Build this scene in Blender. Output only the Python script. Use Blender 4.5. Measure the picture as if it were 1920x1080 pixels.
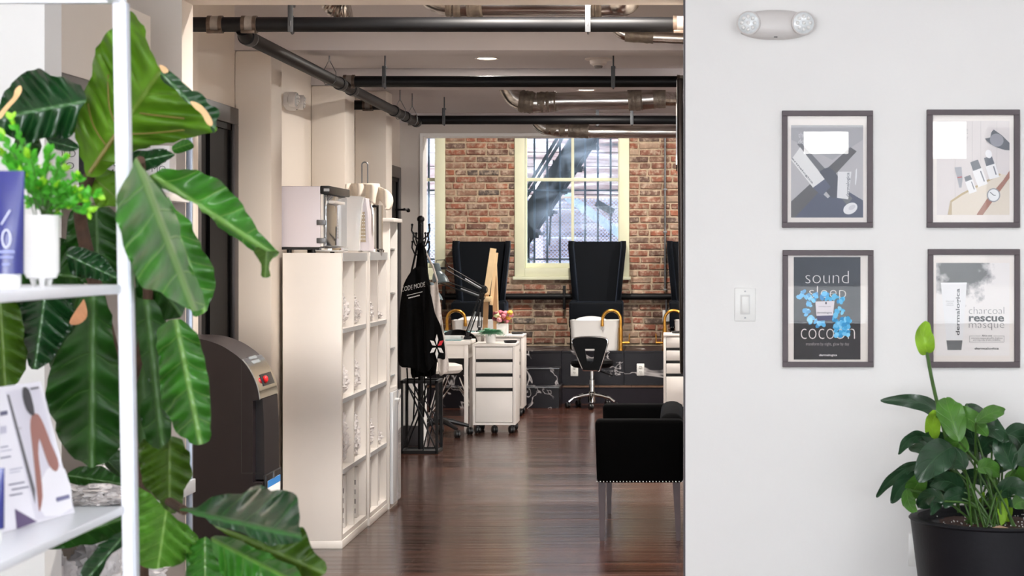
import bpy, bmesh, math, random
from mathutils import Vector, Matrix, noise
from mathutils.geometry import delaunay_2d_cdt

scene = bpy.context.scene
COL = scene.collection
for _o in list(bpy.data.objects): bpy.data.objects.remove(_o)

# ---------------------------------------------------------------- camera, world, light, exposure
F = 3500.0; CX = 1270.0; CY = 475.0; EYE = 1.45      # focal length and vanishing point in pixels of 1920x1080
cd = bpy.data.cameras.new('camera'); cam = bpy.data.objects.new('camera', cd); COL.objects.link(cam)
cam.location = (0, 0, EYE); cam.rotation_euler = (math.pi/2, 0, 0)
cd.sensor_width = 36; cd.lens = F/1920*36
cd.shift_x = -(CX-960)/1920; cd.shift_y = -(540-CY)/1920
cd.clip_start = 0.1; cd.clip_end = 200
cd.dof.use_dof = True; cd.dof.focus_distance = 10.0; cd.dof.aperture_fstop = 9.0
scene.camera = cam

w = bpy.data.worlds.new('sky'); scene.world = w; w.use_nodes = True
bg = w.node_tree.nodes['Background']; bg.inputs[0].default_value = (0.80, 0.90, 1.0, 1); bg.inputs[1].default_value = 26.0

def area(name, loc, rot, sx, sy, power, color=(1, 1, 1), portal=False, spread=math.pi):
    l = bpy.data.lights.new(name, 'AREA'); l.shape = 'RECTANGLE'; l.size = sx; l.size_y = sy
    l.energy = power; l.color = color; l.spread = spread
    if portal: l.cycles.is_portal = True
    o = bpy.data.objects.new(name, l); COL.objects.link(o); o.location = loc; o.rotation_euler = rot
    return o
# daylight through the shop-front windows behind the camera: one tall window left, two smaller right
area('window_daylight', (-1.35, -1.26, 1.53), (math.pi/2, 0, 0), 3.0, 1.84, 150, (0.97, 0.985, 1.0))
for wx, ww in ((0.95, 1.1), (2.75, 1.9)):
    area('window_daylight', (wx, -1.27, 1.70), (math.pi/2, 0, 0), ww, 1.54, 3.5*ww, (0.95, 0.975, 1.0))
# small lamps added to make the bright patches reflected in the upper posters
area('window_sky', (1.13, -1.25, 2.29), (math.pi/2, 0, 0), 0.34, 0.17, 2.6, (1.0, 0.98, 0.95))
area('window_sky', (2.06, -1.25, 2.31), (math.pi/2, 0, 0), 0.27, 0.28, 3.4, (1.0, 0.98, 0.95))
# openings of the rear windows guide the sky light in
area('rear_window_portal', (-1.073, 19.36, 2.25), (-math.pi/2, 0, 0), 1.0, 1.9, 1, portal=True)
area('rear_window_portal', (-2.94, 19.36, 2.25), (-math.pi/2, 0, 0), 1.0, 1.9, 1, portal=True)
vs = scene.view_settings
vs.view_transform = 'Standard'; vs.look = 'None'; vs.exposure = 0.25; vs.gamma = 1.0; vs.use_curve_mapping = False

# ---------------------------------------------------------------- helpers
def PX(px, Y): return (px-CX)*Y/F
def PZ(py, Y): return EYE-(py-CY)*Y/F
def P(px, py, Y): return Vector((PX(px, Y), Y, PZ(py, Y)))
def lin(c): return c/12.92 if c <= 0.04045 else ((c+0.055)/1.055)**2.4
def hexc(h):
    h = h.lstrip('#'); return tuple(lin(int(h[i:i+2], 16)/255) for i in (0, 2, 4))+(1,)

class MB:
    """collects shapes into one mesh"""
    def __init__(self): self.bm = bmesh.new(); self.uv = None
    def box(self, x0, x1, y0, y1, z0, z1, b=0.0, seg=2, rot=None, piv=None):
        r = bmesh.ops.create_cube(self.bm, size=1.0); vs_ = r['verts']
        for v in vs_:
            v.co = Vector(((x0+x1)/2+v.co.x*(x1-x0), (y0+y1)/2+v.co.y*(y1-y0), (z0+z1)/2+v.co.z*(z1-z0)))
        if b > 0:
            es = list({e for v in vs_ for e in v.link_edges})
            rr = bmesh.ops.bevel(self.bm, geom=es, offset=b, segments=seg, affect='EDGES', profile=0.5)
            vs_ = list({v for f in rr['faces'] for v in f.verts})
        if rot is not None:
            piv = Vector(piv) if piv is not None else Vector(((x0+x1)/2, (y0+y1)/2, (z0+z1)/2))
            allv = set(vs_)
            for v in list(allv):
                for e in v.link_edges: allv.add(e.other_vert(v))
            for v in allv: v.co = piv+rot @ (v.co-piv)
        return self
    def ring(self, c, u, v, r, seg, r2=None):
        r2 = r if r2 is None else r2
        return [self.bm.verts.new(c+u*(r*math.cos(2*math.pi*i/seg))+v*(r2*math.sin(2*math.pi*i/seg))) for i in range(seg)]
    def bridge(self, a, b):
        n = len(a)
        for i in range(n): self.bm.faces.new((a[i], a[(i+1) % n], b[(i+1) % n], b[i]))
    def tube(self, pts, r, seg=10, cap=True, close=False):
        pts = [Vector(p) for p in pts]; n = len(pts)
        rs = r if isinstance(r, (list, tuple)) else [r]*n
        prev = None; rings = []
        for i, p in enumerate(pts):
            a = pts[(i-1) % n] if (i > 0 or close) else p
            b = pts[(i+1) % n] if (i < n-1 or close) else p
            t = (b-a)
            t = t.normalized() if t.length > 1e-9 else Vector((0, 0, 1))
            if prev is None:
                u = t.orthogonal().normalized()
            else:
                u = prev-t*prev.dot(t); u = u.normalized() if u.length > 1e-6 else t.orthogonal().normalized()
            prev = u; rings.append(self.ring(p, u, t.cross(u), rs[i], seg))
        for a, b in zip(rings, rings[1:]): self.bridge(a, b)
        if close: self.bridge(rings[-1], rings[0])
        elif cap:
            self.bm.faces.new(list(reversed(rings[0]))); self.bm.faces.new(rings[-1])
        return self
    def cyl(self, p0, p1, r, r1=None, seg=14): return self.tube([p0, p1], [r, r if r1 is None else r1], seg)
    def bar(self, p0, p1, wd, th, up=(0, 0, 1)):
        """rectangular bar"""
        p0, p1 = Vector(p0), Vector(p1); t = (p1-p0).normalized(); up = Vector(up)
        s = t.cross(up); s = s.normalized() if s.length > 1e-5 else t.orthogonal().normalized()
        q = s.cross(t).normalized(); R = []
        for p in (p0, p1):
            R.append([self.bm.verts.new(p+s*a*wd/2+q*b*th/2) for a, b in ((-1, -1), (1, -1), (1, 1), (-1, 1))])
        self.bridge(R[0], R[1]); self.bm.faces.new(list(reversed(R[0]))); self.bm.faces.new(R[1]); return self
    def lathe(self, prof, c=(0, 0, 0), seg=24, axis=(0, 0, 1), sx=1.0, sy=1.0):
        ax = Vector(axis).normalized(); c = Vector(c)
        u = Vector((1, 0, 0)) if abs(ax.z) > 0.9 else ax.orthogonal().normalized()
        v = ax.cross(u); rings = []
        for r, z in prof: rings.append(self.ring(c+ax*z, u*sx, v*sy, max(r, 1e-5), seg))
        for a, b in zip(rings, rings[1:]): self.bridge(a, b)
        self.bm.faces.new(list(reversed(rings[0]))); self.bm.faces.new(rings[-1]); return self
    def prism(self, pts, d):
        """polygon of 3D points extruded along d"""
        d = Vector(d); a = [self.bm.verts.new(Vector(p)) for p in pts]; b = [self.bm.verts.new(Vector(p)+d) for p in pts]
        self.bm.faces.new(list(reversed(a))); self.bm.faces.new(b); self.bridge(a, b); return self
    def poly(self, pts): self.bm.faces.new([self.bm.verts.new(Vector(p)) for p in pts]); return self
    def ball(self, c, r, seg=14, rings=9):
        r = r if isinstance(r, (tuple, list)) else (r, r, r)
        res = bmesh.ops.create_uvsphere(self.bm, u_segments=seg, v_segments=rings, radius=1.0)
        for v in res['verts']: v.co = Vector((c[0]+v.co.x*r[0], c[1]+v.co.y*r[1], c[2]+v.co.z*r[2]))
        return self
    def build(self, name, mat, parent=None, angle=35, base=None):
        bm = self.bm
        bmesh.ops.recalc_face_normals(bm, faces=bm.faces[:])
        ca = math.radians(angle)
        for f in bm.faces: f.smooth = True
        for e in bm.edges:
            if len(e.link_faces) == 2 and e.calc_face_angle(0) > ca: e.smooth = False
        me = bpy.data.meshes.new(name); 
        if base is not None: bmesh.ops.translate(bm, verts=bm.verts[:], vec=-Vector(base))
        bm.to_mesh(me); bm.free()
        return link(name, me, mat, parent, base)

def root_loc(o):
    l = Vector((0, 0, 0))
    while o is not None: l += o.location; o = o.parent
    return l
def link(name, me, mat, parent=None, base=None):
    if mat is not None: me.materials.append(mat)
    o = bpy.data.objects.new(name, me); COL.objects.link(o)
    if base is not None: o.location = base
    if parent is not None:
        o.parent = parent; o.location = (Vector(base) if base is not None else Vector((0, 0, 0)))-root_loc(parent)
    return o
def tag(o, label, cat, group=None):
    o['label'] = label; o['category'] = cat
    if group: o['group'] = group
    return o
def thing(name, label, cat, loc=(0, 0, 0), group=None):
    o = bpy.data.objects.new(name, None); COL.objects.link(o); o.location = loc; o.empty_display_size = 0.05
    return tag(o, label, cat, group)
def struct(o): o['kind'] = 'structure'; return o
def stuff(o): o['kind'] = 'stuff'; return o
def sbox(name, mat, *a, b=0.0, parent=None): 
    o = MB().box(*a, b=b).build(name, mat, parent)
    return struct(o) if parent is None else o
def copy_tree(o, parent=None):
    c = o.copy(); COL.objects.link(c); c.parent = parent
    for ch in list(o.children): copy_tree(ch, c)
    return c
def catmull(pts, n=4, closed=True):
    out = []; N = len(pts); pts = [Vector(p) for p in pts]
    rng = range(N) if closed else range(N-1)
    for i in rng:
        if closed: a, b, c, d = pts[(i-1) % N], pts[i], pts[(i+1) % N], pts[(i+2) % N]
        else: a, b, c, d = pts[max(i-1, 0)], pts[i], pts[i+1], pts[min(i+2, N-1)]
        for k in range(n):
            t = k/n
            out.append(0.5*((2*b)+(c-a)*t+(2*a-5*b+4*c-d)*t*t+(3*b-a-3*c+d)*t**3))
    if not closed: out.append(pts[-1])
    return out

# ---------------------------------------------------------------- materials
MATS = {}
def nt(name):
    m = bpy.data.materials.new(name); m.use_nodes = True
    return m, m.node_tree, m.node_tree.nodes['Principled BSDF']
def N(t, kind, **kw):
    n = t.nodes.new(kind)
    for k, v in kw.items():
        if k in n.inputs: n.inputs[k].default_value = v
        else: setattr(n, k, v)
    return n
def ramp(t, stops, interp='LINEAR'):
    r = t.nodes.new('ShaderNodeValToRGB'); e = r.color_ramp.elements; r.color_ramp.interpolation = interp
    while len(e) < len(stops): e.new(0.5)
    for el, (p, c) in zip(e, stops): el.position = p; el.color = c
    return r
def plain(name, col, rough=0.5, metal=0.0, var=0.0, scale=8.0, bump=0.0, bscale=60.0, sheen=0.0, coat=0.0, spec=0.5, trans=0.0, emit=None, es=0.0):
    """solid colour with slight procedural variation and relief"""
    if name in MATS: return MATS[name]
    m, t, p = nt(name); c = hexc(col) if isinstance(col, str) else col
    p.inputs['Roughness'].default_value = rough; p.inputs['Metallic'].default_value = metal
    p.inputs['Specular IOR Level'].default_value = spec
    p.inputs['Sheen Weight'].default_value = sheen; p.inputs['Coat Weight'].default_value = coat
    p.inputs['Transmission Weight'].default_value = trans
    p.inputs['Base Color'].default_value = c
    if sheen: p.inputs['Sheen Roughness'].default_value = 0.4; p.inputs['Sheen Tint'].default_value = (0.55, 0.7, 1, 1)
    tc = t.nodes.new('ShaderNodeTexCoord')
    if var > 0:
        n = N(t, 'ShaderNodeTexNoise', Scale=scale, Detail=4.0); t.links.new(tc.outputs['Object'], n.inputs['Vector'])
        r = ramp(t, [(0.3, tuple(x*(1-var) for x in c[:3])+(1,)), (0.7, tuple(min(1, x*(1+var)) for x in c[:3])+(1,))])
        t.links.new(n.outputs['Fac'], r.inputs[0]); t.links.new(r.outputs[0], p.inputs['Base Color'])
    if bump > 0:
        n2 = N(t, 'ShaderNodeTexNoise', Scale=bscale, Detail=3.0); t.links.new(tc.outputs['Object'], n2.inputs['Vector'])
        b = N(t, 'ShaderNodeBump', Strength=bump, Distance=0.01); t.links.new(n2.outputs['Fac'], b.inputs['Height'])
        t.links.new(b.outputs[0], p.inputs['Normal'])
    if emit: p.inputs['Emission Color'].default_value = hexc(emit); p.inputs['Emission Strength'].default_value = es
    MATS[name] = m; return m
def flat(col, rough=0.6): return plain('print_'+col.strip('#'), col, rough)

wall_white = plain('white_wall_paint', '#f1f0ee', 0.7, var=0.012, scale=1.5, bump=0.03, bscale=90)
wall_beige = plain('beige_wall_paint', '#dfd5ca', 0.65, var=0.02, scale=1.2, bump=0.03, bscale=90)
wall_grey = plain('greige_wall_paint', '#c9c2bc', 0.65, var=0.02, scale=1.2)
ceil_m = plain('ceiling_paint', '#c8c2c2', 0.75, var=0.03, scale=1.0)
casing_m = plain('dark_grey_casing', '#3e3a3c', 0.45, var=0.05)
black_door = plain('black_door_paint', '#040405', 0.5, spec=0.1)
dark_trim = plain('dark_edge_trim', '#3b3338', 0.4)
white_lam = plain('white_laminate', '#f2ece6', 0.35, var=0.01)
white_edge = plain('grey_edge_band', '#c8ccd0', 0.3, 0.2)
white_metal = plain('white_powder_coat', '#eef0f6', 0.3)
white_gloss = plain('white_gloss', '#f3f2f0', 0.12, coat=0.4)
lilac_white = plain('lilac_white_enamel', '#e6dfe6', 0.3)
chrome = plain('chrome', '#dfe3e6', 0.08, 1.0)
steel = plain('zinc_steel', '#85878a', 0.45, 1.0, var=0.15, scale=30)
black_pipe = plain('black_painted_pipe', '#070709', 0.5, spec=0.25, var=0.2, scale=20)
blk_metal = plain('black_powder_metal', '#0b0b0d', 0.45, spec=0.3)
blk_plastic = plain('black_plastic', '#141416', 0.4)
velvet_navy = plain('black_blue_velvet', '#03060c', 0.7, sheen=0.06, spec=0.12, var=0.15, scale=5, bump=0.02, bscale=200)
velvet_black = plain('black_velvet', '#030304', 0.85, sheen=0.01, spec=0.08, var=0.2, scale=6)
leather_black = plain('black_leather', '#030406', 0.5, spec=0.12, bump=0.03, bscale=150)
gold = plain('brushed_gold', '#c99545', 0.25, 1.0)
cooler_m = plain('dark_brown_plastic', '#1a1316', 0.42, spec=0.35, var=0.05, bump=0.02, bscale=300)
teal_glass = plain('teal_glass', '#7fa9ac', 0.08, coat=0.5)
pine = plain('pale_pine', '#d9bd93', 0.5, var=0.08, scale=12)
cloth_black = plain('black_apron_cloth', '#050506', 0.85, spec=0.1, var=0.2, scale=4, bump=0.05, bscale=250)
cloth_beige = plain('grey_beige_cloth', '#c9bfb8', 0.8, var=0.05)
cloth_cream = plain('cream_towel', '#e8dccd', 0.9, bump=0.15, bscale=180)
crinkle = plain('crinkled_white_paper', '#dcd7d6', 0.7, var=0.08, bump=0.5, bscale=40)
soil_m = plain('potting_soil', '#4a3028', 0.95, var=0.5, scale=90, bump=0.8, bscale=120)
pot_black = plain('black_concrete', '#15151a', 0.55, spec=0.3, var=0.12, scale=12, bump=0.06, bscale=70)
navy_m = plain('navy_plastic', '#262c74', 0.25, coat=0.3)
wood_leg = plain('dark_wood_leg', '#4a3c40', 0.35, var=0.1, scale=20)
frame_m = plain('charcoal_brown_frame', '#574c50', 0.5, var=0.05, scale=30)
cream_paint = plain('cream_window_paint', '#ddddc0', 0.5, var=0.04, scale=6, bump=0.04, bscale=40)
plinth_m = plain('dark_plum_plinth', '#1c171f', 0.5, spec=0.25, var=0.1)
wood_strip = plain('brown_wood_strip', '#7a5c49', 0.5, var=0.2, scale=12)
plate_m = plain('white_plastic_plate', '#efefec', 0.35)
slot_m = plain('dark_slot', '#222222', 0.6)

def floor_material():
    m, t, p = nt('dark_wood_floor'); tc = t.nodes.new('ShaderNodeTexCoord')
    br = N(t, 'ShaderNodeTexBrick', Scale=1.0); br.inputs['Brick Width'].default_value = 1.25; br.inputs['Row Height'].default_value = 0.085
    br.inputs['Mortar Size'].default_value = 0.0028; br.inputs['Mortar Smooth'].default_value = 0.3; br.inputs['Bias'].default_value = 0.0
    br.inputs['Color1'].default_value = hexc('#4e2c1f'); br.inputs['Color2'].default_value = hexc('#301a11'); br.inputs['Mortar'].default_value = hexc('#150d0b')
    br.offset = 0.37; t.links.new(tc.outputs['Object'], br.inputs['Vector'])
    mp = N(t, 'ShaderNodeMapping'); mp.inputs['Scale'].default_value = (0.45, 15, 1); t.links.new(tc.outputs['Object'], mp.inputs[0])
    ns = N(t, 'ShaderNodeTexNoise', Scale=1.0, Detail=6.0); t.links.new(mp.outputs[0], ns.inputs['Vector'])
    rp = ramp(t, [(0.36, (0.3, 0.28, 0.27, 1)), (0.66, (1.7, 1.6, 1.5, 1))]); t.links.new(ns.outputs['Fac'], rp.inputs[0])
    mx = N(t, 'ShaderNodeMix', data_type='RGBA', blend_type='MULTIPLY'); mx.inputs[0].default_value = 0.75
    t.links.new(br.outputs['Color'], mx.inputs[6]); t.links.new(rp.outputs[0], mx.inputs[7]); t.links.new(mx.outputs[2], p.inputs['Base Color'])
    r2 = ramp(t, [(0.25, (0.16, 0.16, 0.16, 1)), (0.8, (0.30, 0.30, 0.30, 1))]); t.links.new(ns.outputs['Fac'], r2.inputs[0]); t.links.new(r2.outputs[0], p.inputs['Roughness'])
    ad = N(t, 'ShaderNodeMath', operation='MULTIPLY_ADD'); ad.inputs[1].default_value = 0.9
    t.links.new(ns.outputs['Fac'], ad.inputs[0])
    iv = N(t, 'ShaderNodeMath', operation='SUBTRACT'); iv.inputs[0].default_value = 1.0; t.links.new(br.outputs['Fac'], iv.inputs[1]); t.links.new(iv.outputs[0], ad.inputs[2])
    b = N(t, 'ShaderNodeBump', Strength=1.0, Distance=0.006); t.links.new(ad.outputs[0], b.inputs['Height']); t.links.new(b.outputs[0], p.inputs['Normal'])
    p.inputs['Specular IOR Level'].default_value = 0.5; p.inputs['Coat Weight'].default_value = 0.1; p.inputs['Coat Roughness'].default_value = 0.15
    return m
floor_m = floor_material()

def brick_material():
    m, t, p = nt('old_red_brick'); tc = t.nodes.new('ShaderNodeTexCoord'); oi = t.nodes.new('ShaderNodeObjectInfo')
    r = ramp(t, [(0.0, hexc('#855142')), (0.15, hexc('#9c5f49')), (0.3, hexc('#6b5046')), (0.42, hexc('#a9694f')), (0.55, hexc('#57504c')), (0.68, hexc('#9a7460')), (0.8, hexc('#b39a84')), (0.9, hexc('#94604c')), (1.0, hexc('#7f5344'))])
    t.links.new(oi.outputs['Random'], r.inputs[0])
    of = N(t, 'ShaderNodeVectorMath', operation='MULTIPLY_ADD'); of.inputs[1].default_value = (1, 1, 1)
    sc = N(t, 'ShaderNodeVectorMath', operation='SCALE'); sc.inputs[0].default_value = (37, 11, 23); t.links.new(oi.outputs['Random'], sc.inputs['Scale'])
    t.links.new(tc.outputs['Object'], of.inputs[0]); t.links.new(sc.outputs[0], of.inputs[2])
    n = N(t, 'ShaderNodeTexNoise', Scale=22.0, Detail=6.0, Roughness=0.65); t.links.new(of.outputs[0], n.inputs['Vector'])
    w = ramp(t, [(0.47, (0, 0, 0, 1)), (0.66, (0.8, 0.8, 0.8, 1))]); t.links.new(n.outputs['Fac'], w.inputs[0])
    mx = N(t, 'ShaderNodeMix', data_type='RGBA'); t.links.new(w.outputs[0], mx.inputs[0]); t.links.new(r.outputs[0], mx.inputs[6]); mx.inputs[7].default_value = hexc('#c4b19c')
    n2 = N(t, 'ShaderNodeTexNoise', Scale=9.0, Detail=3.0); t.links.new(of.outputs[0], n2.inputs['Vector'])
    d = ramp(t, [(0.35, (0.55, 0.53, 0.52, 1)), (0.65, (1.1, 1.1, 1.1, 1))]); t.links.new(n2.outputs['Fac'], d.inputs[0])
    mm = N(t, 'ShaderNodeMix', data_type='RGBA', blend_type='MULTIPLY'); mm.inputs[0].default_value = 0.8
    t.links.new(mx.outputs[2], mm.inputs[6]); t.links.new(d.outputs[0], mm.inputs[7]); t.links.new(mm.outputs[2], p.inputs['Base Color'])
    b = N(t, 'ShaderNodeBump', Strength=0.6, Distance=0.004); t.links.new(n.outputs['Fac'], b.inputs['Height']); t.links.new(b.outputs[0], p.inputs['Normal'])
    p.inputs['Roughness'].default_value = 0.9; return m
brick_m = brick_material()
mortar_m = plain('sandy_mortar', '#b5a28a', 0.95, var=0.2, scale=25, bump=0.6, bscale=80)

def marble_material():
    m, t, p = nt('black_marble'); tc = t.nodes.new('ShaderNodeTexCoord')
    n = N(t, 'ShaderNodeTexNoise', Scale=1.7, Detail=4.0, Roughness=0.55, Distortion=0.6); t.links.new(tc.outputs['Object'], n.inputs['Vector'])
    s = N(t, 'ShaderNodeMath', operation='SUBTRACT'); s.inputs[1].default_value = 0.5; t.links.new(n.outputs['Fac'], s.inputs[0])
    a = N(t, 'ShaderNodeMath', operation='ABSOLUTE'); t.links.new(s.outputs[0], a.inputs[0])
    n2 = N(t, 'ShaderNodeTexNoise', Scale=2.4, Detail=2.0); t.links.new(tc.outputs['Object'], n2.inputs['Vector'])
    k = ramp(t, [(0.38, (0, 0, 0, 1)), (0.46, (1, 1, 1, 1))]); t.links.new(n2.outputs['Fac'], k.inputs[0])
    r = ramp(t, [(0.0, (1, 1, 1, 1)), (0.004, (0.7, 0.7, 0.7, 1)), (0.009, (0, 0, 0, 1))]); t.links.new(a.outputs[0], r.inputs[0])
    ml = N(t, 'ShaderNodeMath', operation='MULTIPLY'); t.links.new(r.outputs[0], ml.inputs[0]); t.links.new(k.outputs[0], ml.inputs[1])
    mx = N(t, 'ShaderNodeMix', data_type='RGBA'); t.links.new(ml.outputs[0], mx.inputs[0]); mx.inputs[6].default_value = hexc('#120f15'); mx.inputs[7].default_value = hexc('#b9b4b4')
    t.links.new(mx.outputs[2], p.inputs['Base Color']); p.inputs['Roughness'].default_value = 0.3; p.inputs['Specular IOR Level'].default_value = 0.25; return m
marble_m = marble_material()

def siding_material():
    m, t, p = nt('weathered_wood_siding'); tc = t.nodes.new('ShaderNodeTexCoord'); oi = t.nodes.new('ShaderNodeObjectInfo')
    mp = N(t, 'ShaderNodeMapping'); mp.inputs['Scale'].default_value = (1.2, 1, 14); t.links.new(tc.outputs['Object'], mp.inputs[0])
    sc = N(t, 'ShaderNodeVectorMath', operation='SCALE'); sc.inputs[0].default_value = (31, 7, 3); t.links.new(oi.outputs['Random'], sc.inputs['Scale']); t.links.new(sc.outputs[0], mp.inputs['Location'])
    n = N(t, 'ShaderNodeTexNoise', Scale=1.6, Detail=6.0, Roughness=0.6); t.links.new(mp.outputs[0], n.inputs['Vector'])
    r = ramp(t, [(0.3, hexc('#1e1514')), (0.44, hexc('#4c322c')), (0.57, hexc('#6a5650')), (0.72, hexc('#a5a2a8'))]); t.links.new(n.outputs['Fac'], r.inputs[0])
    t.links.new(r.outputs[0], p.inputs['Base Color']); p.inputs['Roughness'].default_value = 0.8; return m
siding_m = siding_material()

def glass_material(name, ior=1.38, tint=(1, 1, 1, 1), rough=0.0, haze=0.0):
    m = bpy.data.materials.new(name); m.use_nodes = True; t = m.node_tree; t.nodes.clear()
    o = t.nodes.new('ShaderNodeOutputMaterial'); tr = t.nodes.new('ShaderNodeBsdfTransparent'); tr.inputs[0].default_value = tint
    g = t.nodes.new('ShaderNodeBsdfGlossy'); g.inputs['Roughness'].default_value = rough
    mx = t.nodes.new('ShaderNodeMixShader'); fr = t.nodes.new('ShaderNodeFresnel'); fr.inputs[0].default_value = ior
    t.links.new(fr.outputs[0], mx.inputs[0]); t.links.new(tr.outputs[0], mx.inputs[1]); t.links.new(g.outputs[0], mx.inputs[2]); out = mx.outputs[0]
    if haze > 0:   # patchy pale blue haze on the pane
        tc = t.nodes.new('ShaderNodeTexCoord'); n = N(t, 'ShaderNodeTexNoise', Scale=2.2, Detail=5.0, Distortion=0.8); t.links.new(tc.outputs['Object'], n.inputs['Vector'])
        r = ramp(t, [(0.45, (0, 0, 0, 1)), (0.75, (haze, haze, haze, 1))]); t.links.new(n.outputs['Fac'], r.inputs[0])
        d = t.nodes.new('ShaderNodeBsdfTranslucent'); d.inputs[0].default_value = (0.75, 0.88, 1, 1)
        m2 = t.nodes.new('ShaderNodeMixShader'); t.links.new(r.outputs[0], m2.inputs[0]); t.links.new(out, m2.inputs[1]); t.links.new(d.outputs[0], m2.inputs[2]); out = m2.outputs[0]
    t.links.new(out, o.inputs['Surface']); return m
pane_glass = glass_material('window_glass', ior=1.18, tint=(0.86, 0.94, 1, 1), haze=0.14)
picture_glass = glass_material('picture_glass')

def duct_material():
    m, t, p = nt('bare_duct_metal'); tc = t.nodes.new('ShaderNodeTexCoord')
    mp = N(t, 'ShaderNodeMapping'); mp.inputs['Scale'].default_value = (2, 12, 12); t.links.new(tc.outputs['Object'], mp.inputs[0])
    n = N(t, 'ShaderNodeTexNoise', Scale=3.0, Detail=6.0); t.links.new(mp.outputs[0], n.inputs['Vector'])
    r = ramp(t, [(0.3, hexc('#8d847d')), (0.65, hexc('#d2cec9'))]); t.links.new(n.outputs['Fac'], r.inputs[0]); t.links.new(r.outputs[0], p.inputs['Base Color'])
    p.inputs['Metallic'].default_value = 1.0; p.inputs['Roughness'].default_value = 0.24; return m
duct_m = duct_material()
tape_m = plain('grey_duct_wrap', '#746a5f', 0.45, 0.5, var=0.3, scale=25, bump=0.5, bscale=45)

def leaf_material(name, base, vein, rough=0.35, light=0.25, spots=0.0, coat=0.0, nvein=4.6):
    """green leaf: veins follow the leaf's own uv (u along the midrib, v across)"""
    m, t, p = nt(name); uv = t.nodes.new('ShaderNodeUVMap'); uv.uv_map = 'UVMap'
    sx = t.nodes.new('ShaderNodeSeparateXYZ'); t.links.new(uv.outputs[0], sx.inputs[0])
    ab = N(t, 'ShaderNodeMath', operation='ABSOLUTE'); t.links.new(sx.outputs['Y'], ab.inputs[0])
    # side veins: bands of u - 0.55|v|
    k = N(t, 'ShaderNodeMath', operation='MULTIPLY_ADD'); k.inputs[1].default_value = -0.62; t.links.new(ab.outputs[0], k.inputs[0]); t.links.new(sx.outputs['X'], k.inputs[2])
    tcv = t.nodes.new('ShaderNodeTexCoord'); nv = N(t, 'ShaderNodeTexNoise', Scale=5.0, Detail=2.0); t.links.new(tcv.outputs['Object'], nv.inputs['Vector'])
    kd = N(t, 'ShaderNodeMath', operation='MULTIPLY_ADD'); kd.inputs[1].default_value = 0.22; t.links.new(nv.outputs['Fac'], kd.inputs[0]); t.links.new(k.outputs[0], kd.inputs[2])
    ms = N(t, 'ShaderNodeMath', operation='MULTIPLY'); ms.inputs[1].default_value = nvein; t.links.new(kd.outputs[0], ms.inputs[0])
    pp = N(t, 'ShaderNodeMath', operation='PINGPONG'); pp.inputs[1].default_value = 0.5; t.links.new(ms.outputs[0], pp.inputs[0])
    v1 = ramp(t, [(0.0, (0.8, 0.8, 0.8, 1)), (0.02, (0.5, 0.5, 0.5, 1)), (0.05, (0, 0, 0, 1))]); t.links.new(pp.outputs[0], v1.inputs[0])
    v2 = ramp(t, [(0.0, (1, 1, 1, 1)), (0.012, (1, 1, 1, 1)), (0.03, (0, 0, 0, 1))]); t.links.new(ab.outputs[0], v2.inputs[0])
    mxv = N(t, 'ShaderNodeMath', operation='MAXIMUM'); t.links.new(v1.outputs[0], mxv.inputs[0]); t.links.new(v2.outputs[0], mxv.inputs[1])
    tc = t.nodes.new('ShaderNodeTexCoord'); n = N(t, 'ShaderNodeTexNoise', Scale=14.0, Detail=4.0); t.links.new(tc.outputs['Object'], n.inputs['Vector'])
    c = hexc(base); rb = ramp(t, [(0.3, tuple(x*0.72 for x in c[:3])+(1,)), (0.72, tuple(min(1, x*1.35) for x in c[:3])+(1,))]); t.links.new(n.outputs['Fac'], rb.inputs[0])
    sc = N(t, 'ShaderNodeMath', operation='MULTIPLY'); sc.inputs[1].default_value = 0.5; t.links.new(mxv.outputs[0], sc.inputs[0])
    mx = N(t, 'ShaderNodeMix', data_type='RGBA'); t.links.new(sc.outputs[0], mx.inputs[0]); t.links.new(rb.outputs[0], mx.inputs[6]); mx.inputs[7].default_value = hexc(vein)
    t.links.new(mx.outputs[2], p.inputs['Base Color'])
    hs = N(t, 'ShaderNodeMath', operation='MULTIPLY_ADD'); hs.inputs[1].default_value = -0.8; t.links.new(mxv.outputs[0], hs.inputs[0]); t.links.new(n.outputs['Fac'], hs.inputs[2])
    b = N(t, 'ShaderNodeBump', Strength=0.5, Distance=0.004); t.links.new(hs.outputs[0], b.inputs['Height']); t.links.new(b.outputs[0], p.inputs['Normal'])
    p.inputs['Roughness'].default_value = rough; p.inputs['Coat Weight'].default_value = coat; p.inputs['Coat Roughness'].default_value = 0.15
    tl = t.nodes.new('ShaderNodeBsdfTranslucent'); t.links.new(mx.outputs[2], tl.inputs[0])
    ms2 = t.nodes.new('ShaderNodeMixShader'); ms2.inputs[0].default_value = light
    o = t.nodes['Material Output']; t.links.new(p.outputs[0], ms2.inputs[1]); t.links.new(tl.outputs[0], ms2.inputs[2]); t.links.new(ms2.outputs[0], o.inputs['Surface'])
    return m
leaf_under = leaf_material('fig_leaf_underside', '#5c8a1c', '#6a7a2c', 0.5, 0.35)
leaf_mid = leaf_material('fig_leaf_mid', '#3a7a24', '#8db85a', 0.3, 0.25, coat=0.45)
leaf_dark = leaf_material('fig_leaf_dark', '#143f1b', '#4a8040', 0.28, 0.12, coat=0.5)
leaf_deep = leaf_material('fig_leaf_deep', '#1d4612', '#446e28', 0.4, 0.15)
leaf_olive = leaf_material('fig_leaf_olive', '#3a5a10', '#66822c', 0.4, 0.2)
leaf_bright = leaf_material('fig_leaf_bright', '#5c9430', '#9cc460', 0.4, 0.3)
lily_dark = leaf_material('lily_leaf_dark', '#24422a', '#3d5f3c', 0.3, 0.08, coat=0.3)
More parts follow.
